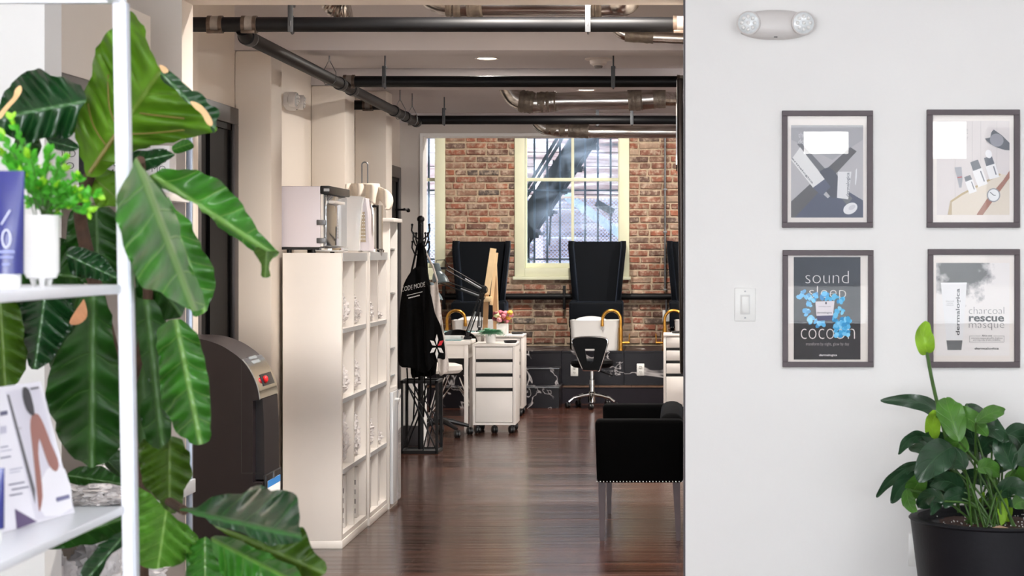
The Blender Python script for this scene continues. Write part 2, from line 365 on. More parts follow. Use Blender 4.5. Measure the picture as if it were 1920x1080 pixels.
lily_mid = leaf_material('lily_leaf_mid', '#4a7a2c', '#6d9a48', 0.35, 0.2, coat=0.2)
lily_bright = leaf_material('lily_leaf_bright', '#8ebc34', '#a9d050', 0.4, 0.3)
small_green = leaf_material('small_leaf_green', '#4fae2c', '#7fcc4c', 0.4, 0.25)
small_lime = leaf_material('small_leaf_lime', '#9ad62e', '#bfe860', 0.4, 0.25)
fern_green = plain('fern_green', '#5f9c78', 0.5, var=0.25, scale=40)
scorch_m = plain('scorched_leaf_tan', '#d8ae7c', 0.6, var=0.15, scale=40)
bark_m = plain('fig_bark', '#4a3426', 0.8, var=0.3, scale=30, bump=0.4)
stem_m = plain('green_stem', '#3b5c22', 0.45, var=0.15, scale=20)

# ---------------------------------------------------------------- lettering and print on a plane
def fit_text(s, O, u, v, mat, parent, name='lettering', offset=0.0, depth=0.0, n=None, shear=0.0):
    """text mesh whose bounding box is fitted to the parallelogram O, O+u, O+v"""
    cu = bpy.data.curves.new('t', 'FONT'); cu.body = s; cu.size = 1.0; cu.offset = offset; cu.resolution_u = 3; cu.align_x = 'CENTER'; cu.shear = shear
    cu.space_line = 0.85
    to = bpy.data.objects.new('t', cu); COL.objects.link(to)
    bpy.context.view_layer.update(); dg = bpy.context.evaluated_depsgraph_get()
    me = bpy.data.meshes.new_from_object(to.evaluated_get(dg)); bpy.data.objects.remove(to); bpy.data.curves.remove(cu)
    xs = [q.co.x for q in me.vertices]; ys = [q.co.y for q in me.vertices]
    x0, x1, y0, y1 = min(xs), max(xs), min(ys), max(ys); O, u, v = Vector(O), Vector(u), Vector(v)
    for q in me.vertices: q.co = O+u*((q.co.x-x0)/(x1-x0))+v*((q.co.y-y0)/(y1-y0))
    me.materials.clear(); me.name = name
    return link(name, me, mat, parent)
def wall_text(s, x0, y0, x1, y1, Y, mat, parent, offset=0.0, vertical=False):
    a, b, c, d = P(x0, y1, Y), P(x1, y1, Y), P(x0, y0, Y), P(x1, y0, Y)
    if vertical: return fit_text(s, b, d-b, a-b, mat, parent, offset=offset)
    return fit_text(s, a, b-a, c-a, mat, parent, offset=offset)
# ================================================================ THE SETTING
floor = sbox('floor', floor_m, -4.2, 5.2, -1.4, 19.3, -0.1, 0.0)
# front room shell
sbox('wall_right', wall_white, 0.028, 4.0, 6.475, 6.62, 0, 3.2)
sbox('wall_front_side', wall_white, 3.9, 4.0, -1.4, 6.48, 0, 3.2)
sbox('ceiling', ceil_m, -3.0, 4.0, -1.4, 6.75, 3.1, 3.2)
sbox('wall_front_left', wall_grey, -3.0, -2.3, -1.4, 6.6, 0, 3.2)
# shop front behind the camera, three openings
wf = sbox('wall_shop_front', wall_white, -3.0, 4.0, -1.4, -1.2, 0, 0.6)
MB().box(0.38, 3.72, -1.4, -1.2, 0.6, 0.92).build('wall_shop_front_sill', wall_white, wf)
for a in ((-3.0, 4.0, 2.5, 3.2), (-3.0, -2.88, 0.6, 2.5), (0.18, 0.38, 0.6, 2.5), (1.52, 1.78, 0.6, 2.5), (3.72, 4.0, 0.6, 2.5)):
    if a[1] > a[0]: MB().box(a[0], a[1], -1.4, -1.2, a[2], a[3]).build('wall_shop_front_pier', wall_white, wf)
# unseen street, added to block sky light from the shop-front windows
sb = thing('street_building', 'unseen grey building added across the street to block sky light', 'building', (0.5, -13, 0))
MB().box(-22, 24, -13.5, -13, 0, 9).build('facade', plain('grey_facade', '#8a8784', 0.8, var=0.1), sb)
for k in range(14):
    for z_ in (1.0, 4.6): MB().box(-20.5+k*3.1, -18.9+k*3.1, -13.02, -12.99, z_, z_+2.2).build('facade_window', plain('facade_glass', '#3a4048', 0.15), sb)
struct(MB().box(-22, 24, -13, -1.4, -0.15, -0.02).build('ground', plain('asphalt', '#5a5a5c', 0.9, var=0.15)))
# dividing wall, left part and header over the wide opening
sbox('wall_divider', wall_beige, -3.0, -1.752, 6.6, 6.75, 0, 3.1)
sbox('wall_header', wall_beige, -1.752, 0.028, 6.6, 6.75, 2.348, 3.1)
sbox('trim_1', dark_trim, 0.021, 0.0278, 6.485, 6.62, 0, 2.348)
# column and soffit over the retail display
sbox('wall_column', wall_white, -2.3, -1.722, 5.08, 5.22, 0, 3.1)
sbox('wall_soffit', wall_beige, -2.3, -1.75, 5.22, 6.2, 1.965, 2.236)
sbox('trim_2', casing_m, -2.3, -1.752, 5.22, 6.18, 1.90, 1.964)
# middle room
sbox('wall_left', wall_beige, -2.3, -2.14, 6.75, 14.4, 0, 3.0)
sbox('trim_3', wall_beige, -2.14, PX(361, 8.1), 8.1, 8.2, 0, 2.9, b=0.004)
for i, (y0, y1, xr) in enumerate(((9.02, 9.26, -1.96), (10.9, 11.2, -1.937), (12.38, 12.62, -1.928))):
    sbox('trim_%d' % (4+i), wall_beige, -2.14, xr, y0, y1, 0, 2.43 if i < 2 else 2.53, b=0.012)
sbox('ceiling_bay', ceil_m, -2.3, 0.1, 6.75, 9.02, 2.85, 2.95)
sbox('ceiling_middle', ceil_m, -2.3, 5.2, 9.26, 14.4, 2.53, 2.63)
for i, (y0, y1) in enumerate(((9.02, 9.26), (10.9, 11.2))):
    sbox('trim_%d' % (7+i), ceil_m, -2.3, 5.2, y0, y1, 2.43, 2.95 if i == 0 else 2.53, b=0.006)
sbox('wall_partition', wall_beige, 0.036, 0.16, 6.62, 10.6, 0, 2.85)
sbox('wall_far_right', wall_beige, 5.1, 5.2, 6.62, 19.3, 0, 3.7)
sbox('wall_middle_back', wall_beige, 0.16, 5.2, 6.63, 6.73, 0, 2.53)
# window-room bulkhead and left return
sbox('wall_return', wall_grey, -2.3, -1.984, 14.4, 14.6, 0, 2.376)
sbox('wall_bulkhead', wall_grey, -2.3, 5.2, 14.4, 14.6, 2.376, 3.7)
sbox('trim_9', wall_white, -1.984, 5.2, 14.385, 14.62, 2.352, 2.376)
sbox('trim_10', wall_white, -1.984, -1.962, 14.385, 14.62, 0, 2.352)
sbox('trim_13', ceil_m, -2.14, 5.2, 14.375, 14.4, 2.455, 2.53)
# window room
sbox('ceiling_rear', ceil_m, -4.2, 5.2, 14.6, 19.3, 3.6, 3.7)
sbox('wall_rear_left', wall_grey, -4.2, -4.1, 14.4, 19.3, 0, 3.7)
sbox('wall_rear_front', wall_grey, -4.2, -2.3, 14.4, 14.6, 0, 3.7)

# ---- brick wall with two tall windows
YB = 19.0
W1 = (PX(965, YB), PX(1180, YB)); W0 = (PX(620, YB), PX(835, YB)); WZ0, WZ1 = 1.215, 3.3
m = MB()
m.box(-4.2, 5.2, YB, YB+0.3, 0, WZ0); m.box(-4.2, 5.2, YB, YB+0.3, WZ1, 3.7)
for a, b in ((-4.2, W0[0]), (W0[1], W1[0]), (W1[1], 5.2)): m.box(a, b, YB, YB+0.3, WZ0, WZ1)
wall_back = struct(m.build('wall_back', mortar_m))
rnd = random.Random(5)
def brick_mesh(L, H, s):
    r = random.Random(s); bm = bmesh.new(); bmesh.ops.create_cube(bm, size=1)
    for v in bm.verts: v.co = Vector((v.co.x*L, v.co.y*0.07, v.co.z*H))
    bmesh.ops.bevel(bm, geom=bm.edges[:], offset=0.006, segments=1, affect='EDGES')
    for v in bm.verts: v.co += Vector((r.uniform(-1, 1)*0.003, r.uniform(-1, 1)*0.002, r.uniform(-1, 1)*0.0025))
    for f in bm.faces: f.smooth = False
    me = bpy.data.meshes.new('brick'); bm.to_mesh(me); bm.free(); me.materials.append(brick_m); return me
BH = 0.0684
shapes = {L: [brick_mesh(L, BH-0.017, 10*i+j) for j in range(4)] for i, L in enumerate((0.205, 0.15, 0.1, 0.06))}
nb = 0
def brick(xc, zc, L):
    global nb
    key = min(shapes, key=lambda k: abs(k-L)); me = rnd.choice(shapes[key])
    o = bpy.data.objects.new('brick', me); COL.objects.link(o); o.parent = wall_back
    o.location = (xc, YB+0.022+rnd.uniform(-0.004, 0.005), zc+rnd.uniform(-0.002, 0.002)); o.scale = (L/key, 1, 1); o.rotation_euler = (0, rnd.uniform(-0.008, 0.008), rnd.uniform(-.012, .012)); nb += 1
def course(x0, x1, zc, row):
    x = x0-(0.108 if row % 2 else 0.0)-rnd.uniform(0, 0.02)
    while x < x1-0.03:
        L = 0.205*rnd.uniform(0.93, 1.06)
        if rnd.random() < 0.14: L *= 0.5
        a, b = max(x, x0+0.003), min(x+L, x1-0.003)
        if b-a > 0.035: brick((a+b)/2, zc, b-a)
        x += L+0.015
row = 0; z = 0.56
while z < 2.74:
    if z < WZ0-0.03:
        course(-2.66, 0.02, z, row)
    else:
        course(W0[1], W1[0], z, row); course(W1[1], 0.03, z, row+1)
    z += BH; row += 1

def window(n, x0, x1):
    fw = 0.105
    m = MB()
    m.box(x0, x0+fw, YB-0.03, YB+0.24, WZ0, WZ1, b=0.008); m.box(x1-fw, x1, YB-0.03, YB+0.24, WZ0, WZ1, b=0.008)
    m.box(x0+fw, x1-fw, YB-0.03, YB+0.24, WZ0, WZ0+0.085, b=0.006); m.box(x0+fw, x1-fw, YB-0.03, YB+0.24, WZ1-0.1, WZ1, b=0.006)
    wd = struct(m.build('window_%d' % n, cream_paint))
    gx0, gx1 = x0+fw, x1-fw; gz0, gz1 = WZ0+0.085, WZ1-0.1; mid = (gx0+gx1)/2; rail = PZ(336, YB)
    s = MB()
    s.box(gx0, gx1, YB+0.10, YB+0.15, gz0, gz0+0.05, b=0.004); s.box(gx0, gx1, YB+0.10, YB+0.15, gz1-0.05, gz1, b=0.004)
    s.box(gx0, gx0+0.012, YB+0.10, YB+0.15, gz0+0.05, gz1-0.05); s.box(gx1-0.012, gx1, YB+0.10, YB+0.15, gz0+0.05, gz1-0.05)
    sash = s.build('sash', cream_paint, wd)
    MB().box(gx0+0.012, gx1-0.012, YB+0.10, YB+0.15, rail-0.017, rail+0.017, b=0.004).build('meeting_rail', cream_paint, wd)
    MB().box(mid-0.014, mid+0.014, YB+0.105, YB+0.145, gz0+0.05, gz1-0.05, b=0.003).build('muntin', cream_paint, wd)
    for a, b in ((gx0+0.012, mid-0.014), (mid+0.014, gx1-0.012)):
        for c, d in ((gz0+0.05, rail-0.017), (rail+0.017, gz1-0.05)):
            MB().box(a, b, YB+0.122, YB+0.126, c, d).build('pane', pane_glass, wd)
    MB().box(x0-0.015, x1+0.015, YB-0.055, YB+0.0, WZ0-0.035, WZ0, b=0.006).build('sill', cream_paint, wd)
    return wd
window(1, *W1); window(2, *W0)

# ---- doors on the left wall (dark casing, black leaf)
def side_door(n, y0, y1, z1, cw=0.085, x=-2.14):
    m = MB(); m.box(x, x+0.03, y0-cw, y0, 0, z1, b=0.003); m.box(x, x+0.03, y1, y1+cw, 0, z1, b=0.003); m.box(x, x+0.03, y0-cw, y1+cw, z1, z1+cw, b=0.003)
    d = struct(m.build('door_%d' % n, casing_m))
    MB().box(x+0.001, x+0.008, y0, y1, 0, z1).build('door_leaf', black_door, d)
    k = MB(); k.box(x+0.008, x+0.018, y0, y0+0.03, 0, z1); k.box(x+0.008, x+0.018, y1-0.03, y1, 0, z1); k.box(x+0.008, x+0.018, y0, y1, z1-0.03, z1)
    k.build('door_stop', black_door, d)
    return d
d1 = side_door(1, 8.28, 8.90, 2.065, cw=0.08)
MB().box(-2.132, -2.118, 8.46, 8.50, 0, 2.03).build('door_stile', black_door, d1)
d2 = side_door(2, 13.45, 14.18, 2.02, cw=0.085)
h = MB(); h.cyl((-2.13, 14.12, 1.78), (-2.04, 14.12, 1.78), 0.008); h.cyl((-2.045, 14.10, 1.78), (-2.045, 13.98, 1.78), 0.009); h.ball((-2.035, 14.12, 1.775), 0.016)
h.build('door_handle', blk_metal, d2)
side_door(3, 11.36, 12.0, 2.06, cw=0.075)

# ================================================================ CEILING SERVICES
pr = 0.031; XD = -1.79
pipes = [(7.69, PZ(46, 7.69), 'near'), (10.1, PZ(153, 10.1), 'middle'), (12.9, PZ(225, 12.9), 'far')]
lab = {'near': 'black sprinkler pipe nearest the opening, spanning the ceiling', 'middle': 'black sprinkler pipe behind the glowing downlight', 'far': 'black sprinkler pipe farthest back, just before the brick wall'}
def coupling(x, Y, z, par, r=pr):
    m = MB(); L = 0.031
    m.tube([(x-L, Y, z), (x-L*0.5, Y, z)], r+0.006, 16); m.tube([(x+L*0.5, Y, z), (x+L, Y, z)], r+0.006, 16)
    m.box(x-L*0.9, x+L*0.9, Y-r-0.01, Y-r+0.004, z-r-0.009, z-r+0.004, b=0.002)
    c = m.build('coupling', plain('bronze_coupling', '#5e5046', 0.45, 0.6, var=0.35, scale=40), par)
    MB().tube([(x-L*0.5, Y, z), (x+L*0.5, Y, z)], r+0.004, 16).build('coupling_band', plain('pale_coupling_band', '#857d77', 0.6, var=0.1, scale=60), c)
def hanger(x, Y, z, ztop, par, r=pr):
    m = MB(); m.cyl((x, Y, z+r+0.04), (x, Y, ztop), 0.0045, seg=8)
    m.tube([(x, Y+math.sin(a)*(r+0.006), z+math.cos(a)*(r+0.006)) for a in [2*math.pi*i/14 for i in range(14)]], 0.005, 6, close=True)
    m.box(x-0.011, x+0.011, Y-r-0.008, Y-r-0.003, z-r-0.004, z+r+0.045, b=0.001); m.box(x-0.011, x+0.011, Y-r-0.006, Y+0.01, z+r+0.04, z+r+0.05)
    m.build('hanger', plain('dull_zinc', '#5c5e61', 0.6, 0.8), par)
for Y, z, k in pipes:
    xe = 0.034 if Y < 10.6 else 3.0
    x0 = -1.80 if k != 'near' else PX(330, Y)
    t = thing('sprinkler_pipe', lab[k], 'pipe', (x0, Y, z), 'sprinkler pipes under the ceiling')
    MB().tube([(x0, Y, z), (xe, Y, z)], pr, 18).build('pipe_run', black_pipe, t)
    cps = {'near': (404, 468, 1276), 'middle': (655, 1280), 'far': (774,)}[k]
    for c in cps: coupling(PX(c, Y), Y, z, t)
    for hx in {'near': (548, 1103), 'middle': (722, 1150), 'far': (833, 1185)}[k]:
        hanger(PX(hx, Y), Y, z, 2.85 if k == 'near' else 2.53, t)
t = thing('sprinkler_branch_pipe', 'black pipe running away along the left wall, joining the cross pipes', 'pipe', (XD, 7.69, 2.36))
zb = 2.35
MB().tube([(XD, 7.69, pipes[0][1]-0.02), (XD, 7.74, zb), (XD, 12.86, zb), (XD, 12.9, pipes[2][1])], 0.030, 18).build('pipe_run', black_pipe, t)
for yy in (7.78, 9.9, 10.25, 11.8, 12.3, 12.78):
    MB().tube([(XD, yy-0.035, zb), (XD, yy+0.035, zb)], 0.0355, 16).build('collar', blk_metal, t)
    MB().tube([(XD, yy+0.05, zb), (XD, yy+0.056, zb)], 0.0335, 16).build('bright_ring', steel, t)
for yy in (9.6, 12.05, 12.6):
    m = MB(); m.cyl((XD, yy, zb+0.09), (XD, yy, 2.53), 0.004, seg=8)
    m.tube([(XD, yy, zb+0.095), (XD-0.034, yy, zb+0.03), (XD-0.034, yy, zb-0.01), (XD-0.02, yy, zb-0.033), (XD+0.02, yy, zb-0.033), (XD+0.034, yy, zb-0.01), (XD+0.034, yy, zb+0.03), (XD, yy, zb+0.095)], 0.0025, 6)
    m.build('ring_hanger', steel, t)
# short stub to the wall behind the branch pipe
st = thing('sprinkler_stub_pipe', 'short black pipe stub from the left wall behind the branch pipe', 'pipe', (-2.13, 11.6, 2.33))
zs = PZ(197, 11.6)
MB().tube([(-2.138, 11.6, zs), (XD-0.03, 11.6, zs)], 0.03, 16).build('pipe_run', black_pipe, st); coupling(PX(690, 11.6), 11.6, zs, st)

def duct(name, label, segs, wraps, group='bare metal air ducts'):
    """segs: list of (path, radius); wraps: list of (p0, p1, radius)"""
    p0 = segs[0][0][0]; t = thing(name, label, 'duct', p0, group)
    for path, r in segs: MB().tube(catmull(path, 5, False) if len(path) > 2 else path, r, 22).build('duct_section', duct_m, t)
    for k, (a, b, r) in enumerate(wraps):
        a, b = Vector(a), Vector(b); n = 9; rr = random.Random(k+int(r*1000))
        pts = [a.lerp(b, i/n) for i in range(n+1)]; rs = [r*(1+rr.uniform(-0.05, 0.07)) for _ in pts]
        MB().tube(pts, rs, 22).build('tape_wrap', tape_m, t)
    return t
Y = 8.2; zc = PZ(5, Y); R = 0.062
duct('air_duct', 'large silvery duct above the nearest black pipe', [([P(800, -60, Y), P(806, -15, Y), P(835, 2, Y), P(880, 5, Y)], R), ([P(878, 5, Y), P(1112, 5, Y)], R*0.92), ([P(1110, 5, Y), P(1150, 5, Y), P(1172, 2, Y-0.03), P(1180, -15, Y-0.03)], R)],
     [(P(838, 3, Y), P(866, 5, Y), R*1.04), (P(876, 5, Y), P(905, 5, Y), R*1.04), (P(1108, 5, Y), P(1128, 5, Y), R*1.05)])
Y = 8.55
duct('air_duct', 'slim duct dipping below the nearest black pipe at the right', [([P(1150, 40, Y), P(1165, 62, Y), P(1200, 68, Y), P(1285, 72, Y)], 0.026)], [(P(1172, 66, Y), P(1225, 69, Y), 0.031)])
Y = 11.6; R = 0.064
duct('air_duct', 'silvery duct with wrapped elbows behind the middle black pipe', [([P(952, 160, Y), P(968, 185, Y), P(1000, 193, Y), P(1045, 190, Y)], R*0.95), ([P(1040, 190, Y), P(1185, 188, Y)], R*0.86), ([P(1183, 188, Y), P(1225, 185, Y)], R), ([P(1222, 185, Y), P(1276, 186, Y+.3), P(1300, 186, Y+.5), P(1500, 186, Y+.5)], R*0.7)],
     [(P(974, 189, Y), P(1002, 193, Y), R*1.05), (P(1008, 192, Y), P(1042, 190, Y), R*0.98), (P(1178, 188, Y), P(1204, 186, Y), R*1.06), (P(1222, 185, Y), P(1248, 185, Y), R*0.92)])
Y = 13.7; R = 0.047
d4 = duct('air_duct', 'silvery duct crossing the top of the brick wall', [([P(1006, 228, Y), P(1020, 240, Y), P(1045, 244, Y), P(1080, 244, Y), P(1108, 247, Y)], R), ([P(1100, 247, Y), P(1560, 247, Y)], R*0.98)],
     [(P(1024, 241, Y), P(1060, 244, Y), R*1.06), (P(1066, 244, Y), P(1104, 246, Y), R*1.08)])
for px in (1120, 1300):
    q = P(px, 247, Y); MB().box(q.x-0.012, q.x+0.012, Y-0.002, Y+0.002, q.z+R-0.005, 2.53).build('hanger_strap', steel, d4)
t = thing('flexible_duct', 'ribbed silver flexible duct hanging down at the top edge', 'duct', P(636, -20, 8.0))
m = MB(); pts = []
for i in range(40):
    a = i/39; pts.append(P(595+a*60, -55+70*math.sin(a*1.7), 8.0))
rs = [0.062*(1+0.06*math.sin(i*2.3)) for i in range(40)]
m.tube(pts, rs, 22); m.build('ribbed_hose', duct_m, t)

# unseen panel lamps added on the ceiling to brighten the front room
def fill_panel(x, y, label, power):
    t = thing('fill_panel_lamp', label, 'ceiling lamp', (x, y, 3.1), 'added fill lamps of the front room')
    MB().box(x-0.62, x+0.62, y-0.62, y+0.62, 3.06, 3.1, b=0.004).build('housing', white_metal, t)
    l = bpy.data.lights.new('fill_panel_light', 'AREA'); l.shape = 'SQUARE'; l.size = 1.2; l.energy = power; l.color = (0.98, 0.985, 1.0)
    o = bpy.data.objects.new('fill_panel_light', l); COL.objects.link(o); o.location = (0, 0, -0.045); o.parent = t
fill_panel(-0.9, 2.6, 'unseen square fill lamp added above the metal shelf', 12)
fill_panel(1.4, 3.4, 'unseen square fill lamp added ahead of the white wall', 30)
fill_panel(0.6, 0.4, 'unseen square fill lamp added above the camera position', 22)
# downlights: one in view, the others unseen and added to brighten the rooms
dl_emit = plain('lamp_lens', '#fff4e0', 0.4, emit='#ffe9c8', es=14)
def downlight(x, y, z, label, power=20, spread=math.pi):
    t = thing('recessed_downlight', label, 'downlight', (x, y, z), 'recessed ceiling downlights')
    MB().lathe([(0.052, 0.0), (0.056, -0.004), (0.066, -0.006), (0.068, 0.0)], (x, y, z), 28).build('trim_ring', ceil_m, t)
    MB().lathe([(0.0, -0.003), (0.05, -0.003), (0.05, 0.0), (0.0, 0.0)], (x, y, z), 24).build('lens', dl_emit, t)
    l = bpy.data.lights.new('downlight_lamp', 'AREA'); l.shape = 'DISK'; l.size = 0.09; l.energy = power; l.spread = spread; l.color = (1, 0.94, 0.87)
    o = bpy.data.objects.new('downlight_lamp', l); COL.objects.link(o); o.location = (0, 0, -0.008); o.parent = t
downlight(-0.75, 7.3, 2.85, 'unseen fill downlight added in the bay behind the opening, left', 42, math.radians(144))
downlight(-0.3, 7.3, 2.85, 'unseen fill downlight added in the bay behind the opening, right', 42, math.radians(144))
DY = 1.08*F/(475-109)
downlight(PX(913, DY), DY, 2.53, 'glowing round downlight in the ceiling behind the nearest black pipe')
downlight(1.6, 10.2, 2.53, 'unseen fill downlight added beyond the partition wall')
downlight(1.6, 13.2, 2.53, 'unseen fill downlight added ahead of the bulkhead, right of the partition', 40)
downlight(-0.6, 12.3, 2.53, 'unseen fill downlight added behind the second beam', 26)
downlight(-1.0, 16.6, 3.6, 'unseen fill downlight added above the pedicure platform', 115)
downlight(1.4, 16.6, 3.6, 'unseen fill downlight added over the right end of the platform', 115)
# smoke detector
t = thing('smoke_detector', 'round beige smoke detector on the ceiling by the middle pipe', 'smoke detector', (PX(1122, 10.35), 10.35, 2.53))
sx = PX(1122, 10.35)
MB().lathe([(0.075, 0), (0.075, -0.008), (0.05, -0.012), (0.046, -0.03), (0.03, -0.04), (0.0, -0.04)], (sx, 10.35, 2.53), 28).build('housing', plain('beige_plastic', '#d8cdc4', 0.4), t)
MB().lathe([(0.024, -0.04), (0.022, -0.052), (0.0, -0.052)], (sx, 10.35, 2.53), 18).build('sensor', plain('sensor_grey', '#6a625c', 0.5), t)

# ================================================================ OUTSIDE THE REAR WINDOWS
t = thing('alley_building', 'weathered wood-sided building across the alley behind the windows', 'building', (-1.0, 22.0, 0))
MB().box(-8, 7, 22.04, 22.4, 0, 6.5).build('wall_sheathing', siding_m, t)
zz = 0.0; i = 0; r = random.Random(3)
while zz < 6.3:
    hgt = 0.165
    bo = MB().box(-7.5, 6.5, -0.02, 0.022, -hgt/2, hgt/2-0.006, b=0.004, seg=1).build('siding_board', siding_m, t)
    bo.location = Vector((0, 22.0+r.uniform(-0.006, 0.006), zz+hgt/2))-t.location; bo.rotation_euler = (0.05, 0, 0); zz += hgt; i += 1
struct(MB().box(-9, 8, 19.3, 23, -0.15, -0.02).build('ground', plain('alley_concrete', '#9a9aa0', 0.9, var=0.2)))
t = thing('fire_escape_stair', 'black steel fire escape stair slanting behind the middle window', 'stair', P(990, 460, 20.5))
ye = 20.5
for dy in (0.0, 0.55):
    a, b = P(940, 490, ye), P(1150, 172, ye)
    MB().bar(a+Vector((0, dy, 0)), b+Vector((0, dy, 0)), 0.03, 0.24, up=(0.8, 0, 0.5)).build('stringer', blk_metal, t)
    a, b = P(950, 415, ye), P(1090, 185, ye)
    MB().bar(a+Vector((0, dy, 0)), b+Vector((0, dy, 0)), 0.025, 0.035, up=(0.8, 0, 0.5)).build('handrail', blk_metal, t)
for k in range(6):
    c = P(985, 438, ye).lerp(P(1120, 232, ye), k/5)
    MB().box(c.x-0.05, c.x+0.16, ye+0.02, ye+0.53, c.z-0.015, c.z+0.015).build('tread', blk_metal, t)
    MB().box(c.x-0.02, c.x+0.15, ye-0.05, ye-0.01, c.z-0.05, c.z+0.005).build('tread_bracket', blk_metal, t)
for zz_, px in ((1.7, 1000), (2.9, 1100)): MB().box(PX(px, ye)-0.02, PX(px, ye)+0.02, ye, 21.98, zz_-0.02, zz_+0.02).build('wall_bracket', blk_metal, t)
MB().box(PX(985, ye)-0.025, PX(985, ye)+0.025, ye+0.25, ye+0.30, -0.02, PZ(440, ye)).build('post', blk_metal, t)
for px in (978, 1030): MB().bar(P(px, 460, ye), P(px+8, 300, ye), 0.02, 0.02).build('baluster', blk_metal, t)
t = thing('timber_brace', 'grey timber brace leaning behind the mesh in the middle window', 'brace', P(1140, 430, 21.4))
MB().bar(P(1060, 365, 21.4), P(1185, 455, 21.4), 0.05, 0.1, up=(0, 0, 1)).build('beam', plain('grey_timber', '#7f858e', 0.8, var=0.2), t)
MB().bar(P(1118, 380, 21.2), P(1150, 398, 21.2), 0.06, 0.08).build('dark_strut', blk_metal, t)
MB().bar(P(1010, 300, 21.4), (PX(1010, 21.4), 21.4, -0.02), 0.1, 0.06, up=(0, 1, 0)).build('upright', plain('pink_timber', '#c9aaa0', 0.8, var=0.1), t)
bar_m = plain('blue_black_bars', '#242c38', 0.5)
def guard(x0, x1, bars, label, pz):
    yg = 19.55; t = thing('window_guard', label, 'window guard', (x0, yg, 1.2), 'barred guards outside the rear windows')
    for px in bars: MB().box(PX(px, yg)-0.010, PX(px, yg)+0.010, yg-0.010, yg+0.010, 1.22, 3.4).build('bar', bar_m, t)
    for py in (357, 486): MB().box(x0, x1, yg-0.026, yg-0.010, PZ(py, yg)-0.009, PZ(py, yg)+0.009).build('cross_bar', bar_m, t)
    ym = 21.2; m = MB(); s = 0.042; k_ = ym/19.55; gx0, gx1 = x0, x1; x0, x1 = x0*k_-0.05, x1*k_+0.05; z0, z1 = 0.0, pz; W = x1-x0; H = z1-z0
    k = -H*2.0
    while k < W:    # expanded metal: two families of slanted strands
        for sg in (1, -1):
            a = k; lo = max(0.0, -a/1.0 if True else 0); 
            xa, xb = a, a+H*2.0*0.5*1.0
            t0 = max(0, (0-xa)/(xb-xa)); t1 = min(1, (W-xa)/(xb-xa))
            if t1 > t0:
                q0 = xa+(xb-xa)*t0; q1 = xa+(xb-xa)*t1
                if sg > 0: p0, p1 = (x0+q0, ym, z0+H*t0), (x0+q1, ym, z0+H*t1)
                else: p0, p1 = (x0+q0, ym, z1-H*t0), (x0+q1, ym, z1-H*t1)
                m.bar(p0, p1, 0.006, 0.006, up=(0, 1, 0))
        k += s
    stuff(m.build('expanded_mesh', plain('mesh_metal', '#8a8ca2', 0.6, 0.1), t))
    for gx in (gx0+0.05, gx1-0.05): MB().box(gx-0.01, gx+0.01, 19.3, 19.56, 1.24, 1.26).build('wall_bracket', bar_m, t)
    MB().box(x0, x1, ym-0.012, ym+0.012, z1, z1+0.022).build('mesh_rail', plain('mesh_rail', '#b0907c', 0.6), t)
guard(-1.62, -0.5, (1002, 1026, 1050, 1097, 1121, 1145), 'dark vertical bars and steel mesh outside the middle window', PZ(372, 21.2))
guard(-3.5, -2.36, (804, 770, 740, 710), 'dark vertical bars and steel mesh outside the narrow left window', PZ(392, 21.2))

# ================================================================ WALL FITTINGS AT THE BRICK WALL
t = thing('wall_pipe_rail', 'black horizontal pipe running along the brick wall behind the thrones', 'pipe', (-2.3, 18.93, 1.0))
zp = PZ(556, 18.93)
MB().tube([(-3.2, 18.93, zp), (3.0, 18.93, zp)], 0.032, 16).build('pipe_run', black_pipe, t)
for px in (832, 1058): MB().box(PX(px, 18.93)-0.014, PX(px, 18.93)+0.014, 18.90, 18.975, zp-0.13, zp+0.11, b=0.003).build('bracket', blk_metal, t)
t = thing('electrical_conduit', 'thin grey conduit running down the brick wall to an outlet', 'conduit', (PX(1247, 18.95), 18.95, 1.0))
xc = PX(1247, 18.95)
MB().cyl((xc, 18.955, PZ(545, 18.95)), (xc, 18.955, 2.9), 0.011).build('conduit_run', steel, t)
MB().cyl((xc+0.012, 18.955, PZ(585, 18.95)), (xc+0.012, 18.955, zp-0.034), 0.010).build('conduit_drop', steel, t)
for py in (355, 435, 543): MB().box(xc-0.02, xc+0.02, 18.94, 18.975, PZ(py, 18.95)-0.008, PZ(py, 18.95)+0.008, b=0.002).build('strap', steel, t)
def outlet(px, py, Y, label, name='power_outlet', group='power outlets'):
    c = P(px, py, Y); t = thing(name, label, 'outlet', c, group)
    MB().box(c.x-0.036, c.x+0.036, Y-0.008, Y, c.z-0.058, c.z+0.058, b=0.003).build('cover_plate', plate_m, t)
    for dz in (0.024, -0.024):
        o = MB().lathe([(0.0, -0.0105), (0.016, -0.0105), (0.017, -0.008), (0.0, -0.008)], (c.x, Y, c.z+dz), 16, axis=(0, 1, 0)).build('socket', plain('socket_white', '#dcdcd8', 0.4), t)
        k = MB()
        for dx in (-0.006, 0.006): k.box(c.x+dx-0.0015, c.x+dx+0.0015, Y-0.0113, Y-0.0104, c.z+dz-0.002, c.z+dz+0.008)
        k.box(c.x-0.002, c.x+0.002, Y-0.0113, Y-0.0104, c.z+dz-0.010, c.z+dz-0.006)
        k.build('slots', slot_m, o)
    return t
